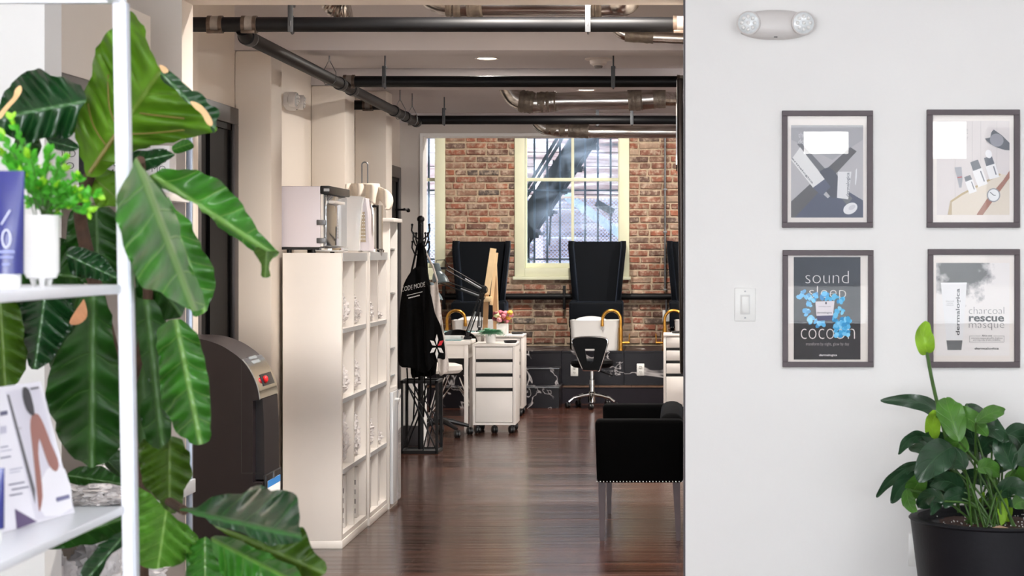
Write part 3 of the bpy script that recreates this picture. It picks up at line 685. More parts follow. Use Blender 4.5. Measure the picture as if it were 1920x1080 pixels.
# ================================================================ PEDICURE PLATFORM AND ITS FURNITURE
YP = 18.0; ZP = 0.51
t = thing('pedicure_platform', 'raised black marble platform along the brick wall', 'platform', (-1.0, YP, 0))
MB().box(-3.6, 4.0, YP+0.03, 18.97, 0.0, ZP-0.02).build('core', plinth_m, t)
joints = [PX(936, YP), PX(1053, YP), PX(1170, YP), PX(1287, YP)]
edges = [-3.6, -2.9, -2.3]+joints+[0.7, 1.3, 1.9, 2.5, 3.1, 4.0]
for a, b in zip(edges, edges[1:]):
    MB().box(a+0.0015, b-0.0015, YP, YP+0.03, 0.18, ZP-0.02, b=0.0015, seg=1).build('front_tile', marble_m, t)
    for y0, y1 in ((YP-0.004, YP+0.48), (YP+0.483, 18.97)):
        MB().box(a+0.0015, b-0.0015, y0, y1, ZP-0.02, ZP, b=0.0015, seg=1).build('top_tile', marble_m, t)
r = random.Random(8); x = -3.6
while x < 4.0:
    L = 0.32*r.uniform(0.8, 1.2); MB().box(x, min(x+L-0.004, 4.0), YP+0.006, YP+0.03, 0.157, 0.178).build('wood_strip', wood_strip, t); x += L
MB().box(-3.6, 4.0, YP+0.012, YP+0.03, 0.0, 0.155).build('plinth', plinth_m, t)
t = thing('platform_steps', 'two black marble steps up to the platform beside the white drawers', 'steps', (-1.3, 17.5, 0))
sx0, sx1 = -2.2, PX(1050, 17.5)
for (y0, z0, z1) in ((17.45, 0.0, 0.20), (17.73, 0.20, 0.36)):
    xr = PX(1048, y0)
    MB().box(sx0, xr-0.012, y0+0.012, YP-0.006, z0, z1-0.016).build('riser_block', plinth_m, t)
    MB().box(sx0, xr, y0, y0+0.012, z0, z1-0.016, b=0.001, seg=1).build('riser_tile', marble_m, t)
    MB().box(xr-0.012, xr, y0+0.012, YP-0.006, z0, z1-0.016).build('side_tile', marble_m, t)
    MB().box(sx0, xr+0.004, y0-0.006, YP-0.006, z1-0.016, z1, b=0.001, seg=1).build('tread_tile', marble_m, t)
    MB().box(sx0, xr+0.004, y0-0.009, y0-0.006, z1-0.007, z1).build('nosing_strip', steel, t)
outlet(1077, 694, YP, 'white power outlet on the platform front behind the stool')
outlet(1201, 693, YP, 'white power outlet on the marble platform right of the stool')
outlet(1249, 592, 18.975, 'white power outlet on the brick wall below the conduit')

def make_throne():
    """local: x across, -y towards the viewer, z up from the platform"""
    t = thing('throne_chair', '', 'chair', (0, 0, 0), 'tall wingback pedicure thrones')
    # back panel flaring upwards
    def sec(z):
        k = (z-0.40)/0.66
        return 0.222+0.063*k, 0.04+0.10*k   # half width, lean
    m = MB(); N_ = 8; rows = []
    for i in range(N_+1):
        z = 0.40+0.66*i/N_; hw, ln = sec(z)
        pts = [(-hw+0.02, 0.14+ln), (hw-0.02, 0.14+ln), (hw-0.02, 0.22+ln), (-hw+0.02, 0.22+ln)]
        rows.append([m.bm.verts.new((x, y, z)) for x, y in pts])
    for a, b in zip(rows, rows[1:]): m.bridge(a, b)
    m.bm.faces.new(list(reversed(rows[0]))); m.bm.faces.new(rows[-1])
    bmesh.ops.bevel(m.bm, geom=[e for e in m.bm.edges if e.verts[0].co.z > 1.05 and e.verts[1].co.z > 1.05], offset=0.018, segments=3, affect='EDGES')
    m.build('back_panel', velvet_navy, t)
    for s in (-1, 1):
        m = MB(); rows = []
        for i in range(13):
            z = 0.36+0.705*i/12; hw, ln = sec(z); d = 0.16*min(1, (i+2)/6) if i < 11 else 0.16-(i-10)*0.015
            if i == 12: hw -= 0.008
            hb, hf = hw-0.035, hw+0.012
            ring = [(s*(hb-0.012), 0.15+ln), (s*(hf-0.045), 0.15+ln-d), (s*(hf-0.025), 0.15+ln-d-0.025), (s*(hf-0.002), 0.15+ln-d-0.012), (s*(hf), 0.15+ln-d+0.02), (s*hw, 0.22+ln)]
            rows.append([m.bm.verts.new((x, y, z)) for x, y in ring])
        for a, b in zip(rows, rows[1:]): m.bridge(a, b)
        m.bm.faces.new(list(reversed(rows[0]))); m.bm.faces.new(rows[-1])
        m.build('wing', velvet_navy, t, angle=50)
        MB().box(min(s*0.19, s*0.265), max(s*0.19, s*0.265), -0.03, 0.16, 0.40, 0.475, b=0.025, seg=3).build('arm_stub', velvet_navy, t)
    MB().box(-0.262, 0.262, -0.20, 0.30, 0.20, 0.46, b=0.022, seg=3).build('seat', velvet_navy, t)
    m = MB()
    for i in range(25): m.ball((-0.245+0.49*i/24, -0.203, 0.212), (0.006, 0.004, 0.006), 8, 5)
    m.build('nailhead_trim', chrome, t)
    for sx in (-1, 1):
        for sy in (-0.16, 0.26):
            MB().box(sx*0.235-0.018, sx*0.235+0.018, sy-0.018, sy+0.018, 0.0, 0.205, b=0.003).build('leg', velvet_black, t)
    return t
proto = make_throne()
TH = [(896, 'tall dark blue velvet wingback throne behind the wooden easel'), (1117, 'tall dark blue velvet wingback throne in front of the middle window'), (1305, 'tall dark blue velvet throne partly cut off by the white wall')]
for i, (px, l) in enumerate(TH):
    o = proto if i == 0 else copy_tree(proto)
    o.location = (PX(px, 18.4), 18.56, ZP); o['label'] = l

def make_basin():
    t = thing('foot_basin', '', 'basin', (0, 0, 0), 'white foot basins in front of the thrones')
    m = MB(); rows = []
    def ringpts(hw, hd, r, z):
        out = []
        for k in range(4):
            cx, cy = ((1, 1), (-1, 1), (-1, -1), (1, -1))[k]
            for j in range(5):
                a = math.pi/2*(k+j/4); out.append((cx*(hw-r)+r*math.cos(a), cy*(hd-r)+r*math.sin(a), z))
        return [m.bm.verts.new(p) for p in out]
    for hw, hd, z in ((0.225, 0.11, 0.0), (0.232, 0.115, 0.02), (0.245, 0.125, 0.285), (0.248, 0.128, 0.292), (0.236, 0.117, 0.292), (0.225, 0.108, 0.12), (0.2, 0.09, 0.10)):
        rows.append(ringpts(hw, hd, 0.045, z))
    for a, b in zip(rows, rows[1:]): m.bridge(a, b)
    m.bm.faces.new(list(reversed(rows[0]))); m.bm.faces.new(rows[-1])
    m.build('tub', white_gloss, t)
    m = MB(); m.ball((-0.045, -0.02, 0.275), (0.165, 0.105, 0.055), 24, 12)
    for v in m.bm.verts:
        if v.co.z < 0.255: v.co.z = 0.255+(v.co.z-0.255)*0.3
        v.co.x = -0.045+(v.co.x+0.045)*(1+0.0); 
    m.build('foot_cushion', white_gloss, t)
    return t
pb = make_basin()
for i, (px, l) in enumerate(((896, 'white foot basin glimpsed behind the desk lamps'), (1117, 'white foot basin behind the black swivel stool'), (1312, 'white foot basin mostly hidden behind the white wall'))):
    o = pb if i == 0 else copy_tree(pb); o.location = (PX(px, 18.17), 18.175, ZP); o['label'] = l
def make_faucet(s):
    t = thing('gold_faucet', '', 'faucet', (0, 0, 0), 'gold gooseneck faucets')
    m = MB(); m.lathe([(0.026, 0), (0.026, 0.012), (0.021, 0.016), (0.021, 0.22), (0.0, 0.22)], (0, 0, 0), 20); m.build('body', gold, t)
    pts = [(0, 0, 0.21), (0, 0, 0.30)]+[(-s*0.088*(1-math.cos(a)), 0, 0.30+0.088*math.sin(a)) for a in [math.pi*k/14 for k in range(1, 15)]]+[(-s*0.178, 0, 0.262)]
    MB().tube(pts, 0.015, 14).build('gooseneck', gold, t)
    MB().cyl((-s*0.178, 0, 0.262), (-s*0.178, 0, 0.235), 0.018, 0.017).build('spout_tip', gold, t)
    h = MB(); h.cyl((0, 0, 0.075), (s*0.085, 0, 0.075), 0.013); h.cyl((s*0.080, 0, 0.07), (s*0.084, 0, 0.165), 0.006); h.build('side_handle', gold, t)
    return t
fr_, fl_ = make_faucet(1), make_faucet(-1)
fr_.location = (PX(1156, 18.03)+0.04, 18.04, ZP); fr_['label'] = 'gold gooseneck faucet right of the middle foot basin'
fl_.location = (PX(1250, 18.03)-0.02, 18.04, ZP); fl_['label'] = 'gold gooseneck faucet beside the white wall edge'
f3 = copy_tree(fl_); f3.location = (PX(838, 18.03), 18.04, ZP); f3['label'] = 'gold gooseneck faucet arching behind the left desk'

# ---- swivel stool
def caster(m_w, c, r=0.025):
    m_w.lathe([(0.0, -0.022), (r*0.8, -0.022), (r, -0.018), (r, -0.004), (r*0.7, -0.003), (r*0.7, 0.003), (r, 0.004), (r, 0.018), (r*0.8, 0.022), (0.0, 0.022)], (c[0], c[1], c[2]), 16, axis=(0.9, 0.44, 0))
YS = 17.55; xs = PX(1110, YS)
t = thing('swivel_stool', 'black swivel stool with chrome rimmed cutout backrest and star base', 'stool', (xs, YS, 0))
for k in range(5):
    a = -math.pi/2+2*math.pi*k/5; ex, ey = math.cos(a), math.sin(a)
    leg = MB().tube([(xs+ex*0.03, YS+ey*0.03, 0.125), (xs+ex*0.10, YS+ey*0.10, 0.115), (xs+ex*0.18, YS+ey*0.18, 0.095), (xs+ex*0.225, YS+ey*0.225, 0.06)], [0.02, 0.016, 0.013, 0.011], 10).build('leg', chrome, t)
    m = MB(); caster(m, (xs+ex*0.235, YS+ey*0.235, 0.027), 0.027); m.build('caster', blk_plastic, t)
m = MB(); m.lathe([(0.035, 0.05), (0.038, 0.14), (0.027, 0.15), (0.027, 0.26), (0.018, 0.265), (0.018, 0.385), (0.0, 0.385)], (xs, YS, 0), 20); m.build('gas_lift', chrome, t)
m = MB(); m.lathe([(0.0, 0.375), (0.17, 0.38), (0.195, 0.395), (0.202, 0.42), (0.19, 0.445), (0.15, 0.455), (0.0, 0.458)], (xs, YS, 0), 32); m.build('seat', leather_black, t)
def bp(px, py, y=YS-0.22): return P(px, py, y)
outer = [(1073, 640), (1080, 634), (1106, 632), (1132, 634), (1139, 640), (1136, 655), (1124, 693), (1119, 694), (1097, 694), (1092, 690), (1078, 656)]
hole = [(1097, 654), (1115, 654), (1112, 680), (1101, 680)]
yb = YS-0.215
m = MB()
oc = catmull([Vector((a, b, 0)) for a, b in outer], 3); hc = [Vector((a, b, 0)) for a, b in hole]
def strip(m, A, B, y0, y1):
    n = len(A)
    f0 = [m.bm.verts.new(P(q.x, q.y, yb)+Vector((0, y0, 0))) for q in A]; f1 = [m.bm.verts.new(P(q.x, q.y, yb)+Vector((0, y0, 0))) for q in B]
    g0 = [m.bm.verts.new(P(q.x, q.y, yb)+Vector((0, y1, 0))) for q in A]; g1 = [m.bm.verts.new(P(q.x, q.y, yb)+Vector((0, y1, 0))) for q in B]
    m.bridge(f0, f1); m.bridge(g1, g0); m.bridge(g0, f0); m.bridge(f1, g1)
cx_, cy_ = 1106, 664
hole_pts = []
for q in oc:    # project outer point towards the hole outline
    d = Vector((q.x-cx_, q.y-cy_, 0)); best = 1
    for i in range(4):
        a, b = hc[i], hc[(i+1) % 4]; e = b-a; o = Vector((cx_, cy_, 0))
        den = d.x*e.y-d.y*e.x
        if abs(den) < 1e-9: continue
        tt = ((a.x-o.x)*e.y-(a.y-o.y)*e.x)/den; uu = ((a.x-o.x)*d.y-(a.y-o.y)*d.x)/den
        if tt > 0 and -1e-6 <= uu <= 1+1e-6: best = min(best, tt)
    hole_pts.append(Vector((cx_, cy_, 0))+d*best)
strip(m, oc, hole_pts, -0.02, 0.02); m.build('backrest', leather_black, t, angle=50)
MB().tube([P(q.x, q.y, yb) for q in oc], 0.010, 8, close=True).build('chrome_rim', chrome, t)
m = MB(); m.bar(P(1108, 690, yb), (xs, YS-0.05, 0.37), 0.04, 0.012); m.build('back_bracket', blk_metal, t)
m = MB(); m.cyl((xs+0.02, YS, 0.36), (xs+0.2, YS-0.03, 0.30), 0.006); m.build('height_lever', blk_metal, t)

# ---- drawer cabinets on casters
def make_cabinet():
    W, D = 0.345, 0.40
    t = thing('drawer_cabinet', '', 'cabinet', (0, 0, 0), 'white rolling drawer cabinets')
    m = MB(); m.box(0, 0.022, 0, D, 0.07, 0.70, b=0.002); m.box(W-0.022, W, 0, D, 0.07, 0.70, b=0.002); m.box(0.022, W-0.022, 0.005, D, 0.07, 0.088); m.box(0.022, W-0.022, D-0.012, D, 0.088, 0.70); 
    m.build('carcass', white_lam, t)
    MB().box(-0.001, W+0.001, -0.003, D, 0.70, 0.722, b=0.002).build('top', white_lam, t)
    MB().box(0.022, W-0.022, 0.05, 0.06, 0.09, 0.69).build('dark_interior', slot_m, t)
    for z0, z1 in ((0.60, 0.694), (0.485, 0.575), (0.368, 0.458), (0.092, 0.34)):
        MB().box(0.025, W-0.025, 0.002, 0.018, z0, z1, b=0.002).build('drawer_front', white_lam, t)
    for x, y in ((0.035, 0.045), (W/2, 0.045), (W-0.035, 0.045), (0.035, D-0.05), (W-0.035, D-0.05)):
        m = MB(); caster(m, (x, y, 0.03), 0.03); m.cyl((x, y, 0.05), (x, y, 0.072), 0.010); m.box(x-0.016, x+0.016, y-0.022, y+0.022, 0.045, 0.058, b=0.004)
        m.build('caster', blk_plastic, t)
    return t
pc = make_cabinet()
for i, (x, y, l) in enumerate(((PX(886, 15.0), 15.0, 'white drawer cabinet with small fern on top, nearest of three'), (-1.374-0.345, 16.6, 'white drawer cabinet with flower vase, behind the one with the fern'), (PX(1244, 16.8), 16.8, 'white drawer cabinet half hidden by the white wall edge'))):
    o = pc if i == 0 else copy_tree(pc); o.location = (x, y, 0); o['label'] = l
# little black dishes
def dish(px, Y, z, l):
    t = tag(MB().lathe([(0.045, 0), (0.05, 0.004), (0.056, 0.02), (0.053, 0.02), (0.046, 0.007), (0.0, 0.007)], (0, 0, 0), 24).build('black_dish', blk_plastic), l, 'dish', 'small black dishes'); t.location = (PX(px, Y), Y, z)
dish(957, 15.18, 0.722, 'small black dish on the cabinet with the fern')
dish(970, 16.8, 0.722, 'small black dish on the cabinet with the flower vase')
dish(1270, 17.0, 0.722, 'small black dish on the cabinet by the white wall')

# ---- desks
def desk(x1, Y, lbl, wd=1.0, dp=0.42):
    x0 = x1-wd; z = 0.745; t = thing('manicure_desk', lbl, 'desk', (x1-wd/2, Y, 0), 'white manicure desks')
    MB().box(x0, x1, Y, Y+dp, z-0.03, z, b=0.003).build('desk_top', white_lam, t)
    MB().box(x0+0.02, x1-0.02, Y+0.02, Y+dp-0.02, z-0.14, z-0.03).build('apron_drawer', white_lam, t)
    for lx in (x0+0.02, x1-0.05):
        for ly in (Y+0.012, Y+dp-0.042): MB().box(lx, lx+0.032, ly, ly+0.03, 0, z-0.03, b=0.002).build('leg', white_lam, t)
    MB().box(x0+0.05, x1-0.08, Y+0.03, Y+dp-0.05, z, z+0.007, b=0.002).build('glass_mat', teal_glass, t)
    return t
desk(PX(881.5, 15.0), 15.0, 'white manicure desk beside the cabinet with the fern')
desk(-1.735, 16.62, 'white manicure desk farther back beside the flower vase')
tr = thing('white_tray', 'shallow white tray on the nearer manicure desk', 'tray', (PX(845, 15.25), 15.25, 0.752))
m = MB(); a, b = PX(815, 15.25), PX(868, 15.25)
m.box(a, b, 15.2, 15.36, 0.752, 0.757); m.box(a, b, 15.2, 15.206, 0.757, 0.775); m.box(a, b, 15.354, 15.36, 0.757, 0.775); m.box(b-0.006, b, 15.2, 15.36, 0.757, 0.775)
m.build('tray_body', white_gloss, tr)

# ---- spring-arm lamps
lamp_grey = plain('lamp_grey_enamel', '#5c6a70', 0.3, coat=0.3)
def arm_lamp(lbl, B, E, A, Hd, Y, head=True):
    base = P(B[0], B[1], Y); t = thing('spring_arm_lamp', lbl, 'lamp', base, 'spring-arm desk lamps')
    m = MB(); m.box(base.x-0.03, base.x+0.03, Y-0.025, Y+0.025, base.z, base.z+0.03, b=0.004); m.cyl(base+Vector((0, 0, 0.03)), base+Vector((0, 0, 0.06)), 0.014); m.build('clamp_base', blk_metal, t)
    e = P(E[0], E[1], Y); a = P(A[0], A[1], Y-0.05)
    b0 = base+Vector((0, 0, 0.055))
    for nm, p, q in (('lower_arm', b0, e), ('upper_arm', e, a)):
        d = (q-p).normalized(); s = Vector((d.z, 0, -d.x))*0.016
        m = MB()
        for k in (-1, 1):
            m.cyl(p+s*k, q+s*k, 0.0055, seg=8)
        m.build(nm, blk_metal, t)
        m = MB(); p2, q2 = p.lerp(q, 0.06), p.lerp(q, 0.5); m.cyl(p2+Vector((0, -0.02, 0)), q2+Vector((0, -0.02, 0)), 0.007, seg=8); m.build('spring', steel, t)
    m = MB(); m.tube([e+Vector((math.cos(k)*0.034, -0.02, math.sin(k)*0.034)) for k in [2*math.pi*i/14 for i in range(14)]], 0.003, 6, close=True); m.box(e.x-0.024, e.x+0.024, Y-0.018, Y+0.018, e.z-0.028, e.z+0.028, b=0.008); m.build('elbow_joint', blk_metal, t)
    h = P(Hd[0], Hd[1], Y-0.06)
    MB().bar(a, h+Vector((0, 0.01, 0.03)), 0.014, 0.02).build('head_bracket', blk_metal, t)
    ax = Vector((0.28, -0.1, -1)).normalized()
    sh = MB().lathe([(0.022, -0.075), (0.027, -0.07), (0.028, -0.005), (0.034, 0.0), (0.050, 0.02), (0.064, 0.055), (0.068, 0.085), (0.064, 0.085), (0.058, 0.055), (0.03, 0.005), (0.0, 0.005)], h, 24, axis=ax).build('lamp_shade', lamp_grey, t)
    MB().ball(h+ax*0.045, 0.028, 14, 9).build('bulb', white_gloss, sh)
    MB().tube([h-ax*0.075, h-ax*0.10+Vector((0.01, 0, 0)), h+Vector((0.05, 0, 0.10)), a+Vector((0.01, 0, 0.02))], 0.003, 6).build('cord', blk_metal, t)
arm_lamp('grey spring-arm lamp with dome shade clamped to the nearer desk', (877, 638), (907, 543), (838, 503), (822, 510), 15.3)
arm_lamp('grey spring-arm lamp on the farther desk, arm below the other', (899, 626), (903, 556), (826, 527), (812, 545), 16.75)

# ---- wooden easel on the farther desk / cabinet
t = thing('wooden_easel', 'pale wooden tabletop easel in front of the left throne', 'easel', P(920, 627, 17.0))
ye = 16.95
MB().bar(P(912, 552, ye), P(925, 466, ye+0.05), 0.055, 0.02, up=(0, 1, 0)).build('mast', pine, t)
MB().bar(P(921, 572, ye+0.03), P(931, 474, ye+0.08), 0.03, 0.02, up=(0, 1, 0)).build('side_rail', pine, t)
MB().box(PX(907, ye), PX(922, ye), ye-0.05, ye+0.03, PZ(566, ye), PZ(556, ye), b=0.004).build('ledge', pine, t)
zt = 0.7225
MB().bar((PX(909, ye), ye+0.02, zt), P(912, 552, ye), 0.045, 0.02, up=(0, 1, 0)).build('front_leg', plain('darker_pine', '#a57f58', 0.5, var=0.1, scale=12), t)
MB().bar((PX(929, ye), 16.97, zt), P(927, 520, ye+0.06), 0.04, 0.02, up=(0, 1, 0)).build('rear_leg', plain('darker_pine', '#a57f58'), t)
MB().bar((PX(935, ye), 16.98, zt), P(930, 478, ye+0.08), 0.01, 0.02, up=(0, 1, 0)).build('back_strut', pine, t)

# ---- fern and flowers
def fronds(parent, c, n, R, mat, seed, name='foliage', up=0.6):
    r = random.Random(seed); m = MB()
    for k in range(n):
        a = r.uniform(0, 2*math.pi); el = r.uniform(0.05, 1.1); L = R*r.uniform(0.6, 1.0)
        d = Vector((math.cos(a)*math.cos(el), math.sin(a)*math.cos(el), math.sin(el)*up+0.15)); prev = Vector(c)
        for i in range(7):
            p = Vector(c)+d*L*(i+1)/7+Vector((0, 0, -0.35*L*((i+1)/7)**2)); side = d.cross(Vector((0, 0, 1))).normalized()
            wv = R*0.24*(1-i/9)
            for s in (-1, 1):
                tip = p+side*s*wv*r.uniform(.7, 1.2)+d*wv*0.5; mid = (p+tip)/2+Vector((0, 0, wv*0.2)); q = d*wv*0.32
                m.bm.faces.new([m.bm.verts.new(v) for v in (p, mid+q, tip, mid-q)])
            prev = p
    return stuff(m.build(name, mat, parent))
c = Vector((PX(920, 15.12), 15.12, 0.722))
t = thing('fern_pot', 'small blue-green fern in a white marble cup', 'potted plant', c)
MB().lathe([(0.034, 0), (0.039, 0.004), (0.042, 0.075), (0.039, 0.075), (0.036, 0.06), (0.0, 0.06)], c, 28).build('cup', plain('white_marble_cup', '#e9e6e4', 0.3, var=0.06, scale=14), t)
fronds(t, c+Vector((0, 0, 0.07)), 70, 0.15, fern_green, 2)
c = Vector((PX(942, 16.72), 16.75, 0.722))
t = thing('flower_vase', 'white square vase of pink and yellow flowers', 'flower arrangement', c)
MB().box(c.x-0.052, c.x+0.052, c.y-0.052, c.y+0.052, c.z, c.z+0.10, b=0.006).build('vase', white_gloss, t)
r = random.Random(4)
fronds(t, c+Vector((0, 0, 0.10)), 18, 0.10, plain('dark_flower_leaf', '#4c6a3a', 0.5), 9, 'greenery')
for k in range(20):
    colr = r.choice(['#d9808c', '#e8a0a4', '#c96070', '#e0a93c', '#7a2c34', '#cfd6a0'])
    q = c+Vector((r.uniform(-0.075, 0.075), r.uniform(-0.05, 0.05), r.uniform(0.115, 0.20)))
    m = MB(); m.ball(q, (0.026, 0.026, 0.02), 10, 6)
    for v in m.bm.verts: v.co += Vector((r.uniform(-1, 1), r.uniform(-1, 1), r.uniform(-1, 1)))*0.004
    m.build('blossom', flat(colr), t)

# ---- wire chair, rolling stool, white bin behind the coat rack
xc, yc = PX(852, 15.95), 15.95
t = thing('wire_leg_chair', 'black shell chair with chrome wire legs behind the desk', 'chair', (xc, yc, 0))
m = MB(); g = []
for i in range(11):
    v = i/10
    if v < 0.5: y, z = 0.22-0.44*(v/0.5)*1.0, 0.43-0.02*math.sin(v*2*math.pi)
    else: y, z = -0.22-0.06*((v-0.5)/0.5), 0.43+0.36*((v-0.5)/0.5)
    row_ = []
    for j in range(11):
        u = j/10*2-1; hw = 0.22*(1-0.25*max(0, v-0.6)/0.4*1.0)
        row_.append(m.bm.verts.new((xc+u*hw*(1-0.18*max(0, v-0.8)/0.2), yc-y*0.9+ (0 if v < .5 else -0.05*u*u), z+0.05*u*u*(1 if v < 0.6 else 0.2)-(0.05*u*u if v > 0.9 else 0))))
    g.append(row_)
for a, b in zip(g, g[1:]):
    for j in range(10): m.bm.faces.new((a[j], a[j+1], b[j+1], b[j]))
bmesh.ops.solidify(m.bm, geom=m.bm.faces[:], thickness=0.012)
m.build('shell', blk_plastic, t, angle=60)
for sx in (-1, 1):
    for sy in (-1, 1):
        f = (xc+sx*0.22, yc+sy*0.2, 0.004)
        MB().tube([(xc+sx*0.12, yc+sy*0.03, 0.40), f], 0.006, 8).build('wire_leg', chrome, t)
        MB().tube([(xc+sx*0.06, yc+sy*0.15, 0.40), f], 0.006, 8).build('wire_leg', chrome, t)
    MB().tube([(xc+sx*0.2, yc-0.17, 0.07), (xc+sx*0.03, yc+0.0, 0.32), (xc+sx*0.2, yc+0.17, 0.07)], 0.005, 8).build('wire_brace', chrome, t)
xc, yc = PX(824, 14.85), 14.85
t = thing('rolling_stool', 'white-seated rolling stool with black star base behind the coat rack', 'stool', (xc, yc, 0))
for k in range(5):
    a = 0.4+2*math.pi*k/5; ex, ey = math.cos(a), math.sin(a)
    MB().tube([(xc, yc, 0.13), (xc+ex*0.12, yc+ey*0.12, 0.105), (xc+ex*0.24, yc+ey*0.24, 0.07)], [0.024, 0.02, 0.014], 10).build('leg', blk_plastic, t)
    m = MB(); caster(m, (xc+ex*0.25, yc+ey*0.25, 0.03), 0.03); m.build('caster', blk_plastic, t)
MB().cyl((xc, yc, 0.1), (xc, yc, 0.5), 0.022).build('gas_lift', blk_metal, t)
MB().lathe([(0, 0.49), (0.16, 0.5), (0.185, 0.525), (0.18, 0.56), (0.13, 0.575), (0, 0.578)], (xc, yc, 0), 28).build('seat', plain('off_white_vinyl', '#e8e0d8', 0.4), t)
t = thing('white_bin', 'white bin with dark base seen through the coat rack cage', 'bin', (PX(772, 14.15), 14.15, 0))
a, b = PX(754, 14.15), PX(790, 14.15)
MB().box(a, b, 14.05, 14.25, 0.0, 0.15, b=0.004).build('base', plain('charcoal_plastic', '#3a3638', 0.5), t)
MB().box(a+0.004, b-0.004, 14.055, 14.245, 0.15, 0.50, b=0.008).build('bin_body', white_lam, t)

# ---- coat rack and aprons
YR = 13.64; xr = PX(789, YR)
t = thing('coat_rack', 'black metal coat rack on a square cage base, hung with aprons', 'coat rack', (xr, YR, 0))
MB().cyl((xr, YR, 0.02), (xr, YR, 1.68), 0.021).build('pole', blk_metal, t)
MB().ball((xr, YR, PZ(411, YR)), 0.027, 18, 12).build('finial', blk_metal, t)
k = 0
for z0, off in ((PZ(440, YR), 0.0), (PZ(456, YR), 0.55), (PZ(472, YR), 0.25)):
    for j in range(4):
        a = off+math.pi/2*j+0.15; ex, ey = math.cos(a), math.sin(a); k += 1
        hk = MB().tube([(xr+ex*0.018, YR+ey*0.018, z0-0.03), (xr+ex*0.045, YR+ey*0.045, z0-0.015), (xr+ex*0.066, YR+ey*0.066, z0+0.03), (xr+ex*0.062, YR+ey*0.062, z0+0.07)], 0.006, 8).build('hook', blk_metal, t)
        MB().ball((xr+ex*0.062, YR+ey*0.062, z0+0.072), 0.0095, 8, 6).build('hook_tip', blk_metal, hk)
x0, x1, y0, y1 = PX(753, 13.5), PX(819, 13.5), 13.5, 13.76; zt = PZ(712, 13.6)
for cx in (x0, x1):
    for cy in (y0, y1): MB().box(cx-0.010, cx+0.010, cy-0.010, cy+0.010, 0, zt).build('cage_post', blk_metal, t)
for z_ in (0.012, zt-0.01):
    for cy in (y0, y1): MB().box(x0, x1, cy-0.010, cy+0.010, z_-0.010, z_+0.010).build('cage_rail', blk_metal, t)
    for cx in (x0, x1): MB().box(cx-0.010, cx+0.010, y0, y1, z_-0.010, z_+0.010).build('cage_rail', blk_metal, t)
for cy in (y0, y1):
    MB().cyl((x0, cy, 0.02), (x1-0.06, cy, zt), 0.006, seg=8).build('cage_rod', blk_metal, t); MB().cyl((x1, cy, 0.02), (x0+0.03, cy, zt), 0.006, seg=8).build('cage_rod', blk_metal, t)
    MB().cyl((x0+0.02, cy, zt), (x1-0.02, cy, 0.22), 0.005, seg=8).build('cage_rod', blk_metal, t); MB().cyl((x1-0.1, cy, 0.02), (x1, cy, zt-0.05), 0.005, seg=8).build('cage_rod', blk_metal, t)
MB().box(x0, x1, y0, y1, 0.0, 0.012).build('base_plate', blk_metal, t)

def sheet(name, mat, outline, depth, parent=None, step=6.0, smooth=3, uvaxis=None, jit=0.0):
    """a thin cloth or leaf: outline in pixels, depth(px,py) gives its distance; real 3D surface with folds"""
    oc = [Vector((q[0], q[1])) for q in outline]
    if smooth > 1: oc = [Vector((q.x, q.y)) for q in catmull([Vector((a.x, a.y, 0)) for a in oc], smooth)]
    if jit: oc = [q+Vector((noise.noise(Vector((q.x*0.05, q.y*0.05, 3.1)))*jit, noise.noise(Vector((q.x*0.05, q.y*0.05, 9.7)))*jit)) for q in oc]
    n = len(oc); xs = [q.x for q in oc]; ys = [q.y for q in oc]; pts = list(oc)
    def inside(x, y):
        c = False; j = n-1
        for i in range(n):
            a, b = oc[i], oc[j]
            if (a.y > y) != (b.y > y) and x < (b.x-a.x)*(y-a.y)/(b.y-a.y)+a.x: c = not c
            j = i
        return c
    y = min(ys)+step/2; k = 0
    while y < max(ys):
        x = min(xs)+step/2+(step/2 if k % 2 else 0)
        while x < max(xs):
            if inside(x, y) and min((Vector((x, y))-q).length for q in oc) > step*0.45: pts.append(Vector((x, y)))
            x += step
        y += step*0.87; k += 1
    r = delaunay_2d_cdt(pts, [], [list(range(n))], 1, 1e-5)
    V, Fc = r[0], r[2]
    me = bpy.data.meshes.new(name); me.from_pydata([P(q.x, q.y, depth(q.x, q.y)) for q in V], [], [f for f in Fc])
    if uvaxis is not None:
        (ax, ay), (bx, by) = uvaxis; d = Vector((bx-ax, by-ay)); L = d.length; d /= L; nn = Vector((-d.y, d.x))
        ul = me.uv_layers.new(name='UVMap')
        for lp in me.loops:
            q = V[lp.vertex_index]-Vector((ax, ay)); ul.data[lp.index].uv = (q.dot(d)/L, q.dot(nn)/L)
    for p in me.polygons: p.use_smooth = True
    me.update()
    return link(name, me, mat, parent)
def solid(o, th=0.004):
    md = o.modifiers.new('thickness', 'SOLIDIFY'); md.thickness = th; return o
def folds(Y0, seed, amp=0.03, fx=0.35, fy=0.02, bulge=0.0, cx=0, rx=40):
    def f(px, py):
        return Y0+amp*math.sin(px*fx+py*fy+seed)+amp*0.5*math.sin(px*fx*2.1+seed*2-py*0.03)-bulge*math.cos(min(1, abs(px-cx)/rx)*math.pi/2)
    return f
YA = 13.42
t = thing('black_apron', 'black apron with white lettering hanging on the coat rack', 'apron', P(785, 505, YA), 'aprons on the coat rack')
solid(sheet('apron_cloth', cloth_black, [(770, 510), (783, 500), (800, 505), (806, 540), (812, 600), (815, 650), (812, 690), (795, 700), (770, 690), (749, 684), (748, 640), (750, 580), (757, 535)], folds(YA, 1, 0.018, 0.22, 0.01, 0.05, 780, 40), t, step=5), 0.003)
for a, b in (((771, 512), (783, 458)), ((798, 506), (793, 460))): MB().tube([P(a[0], a[1], YA), P((a[0]+b[0])/2, (a[1]+b[1])/2, YA+0.03), P(b[0], b[1], YA+0.14)], 0.008, 6).build('neck_strap', cloth_black, t)
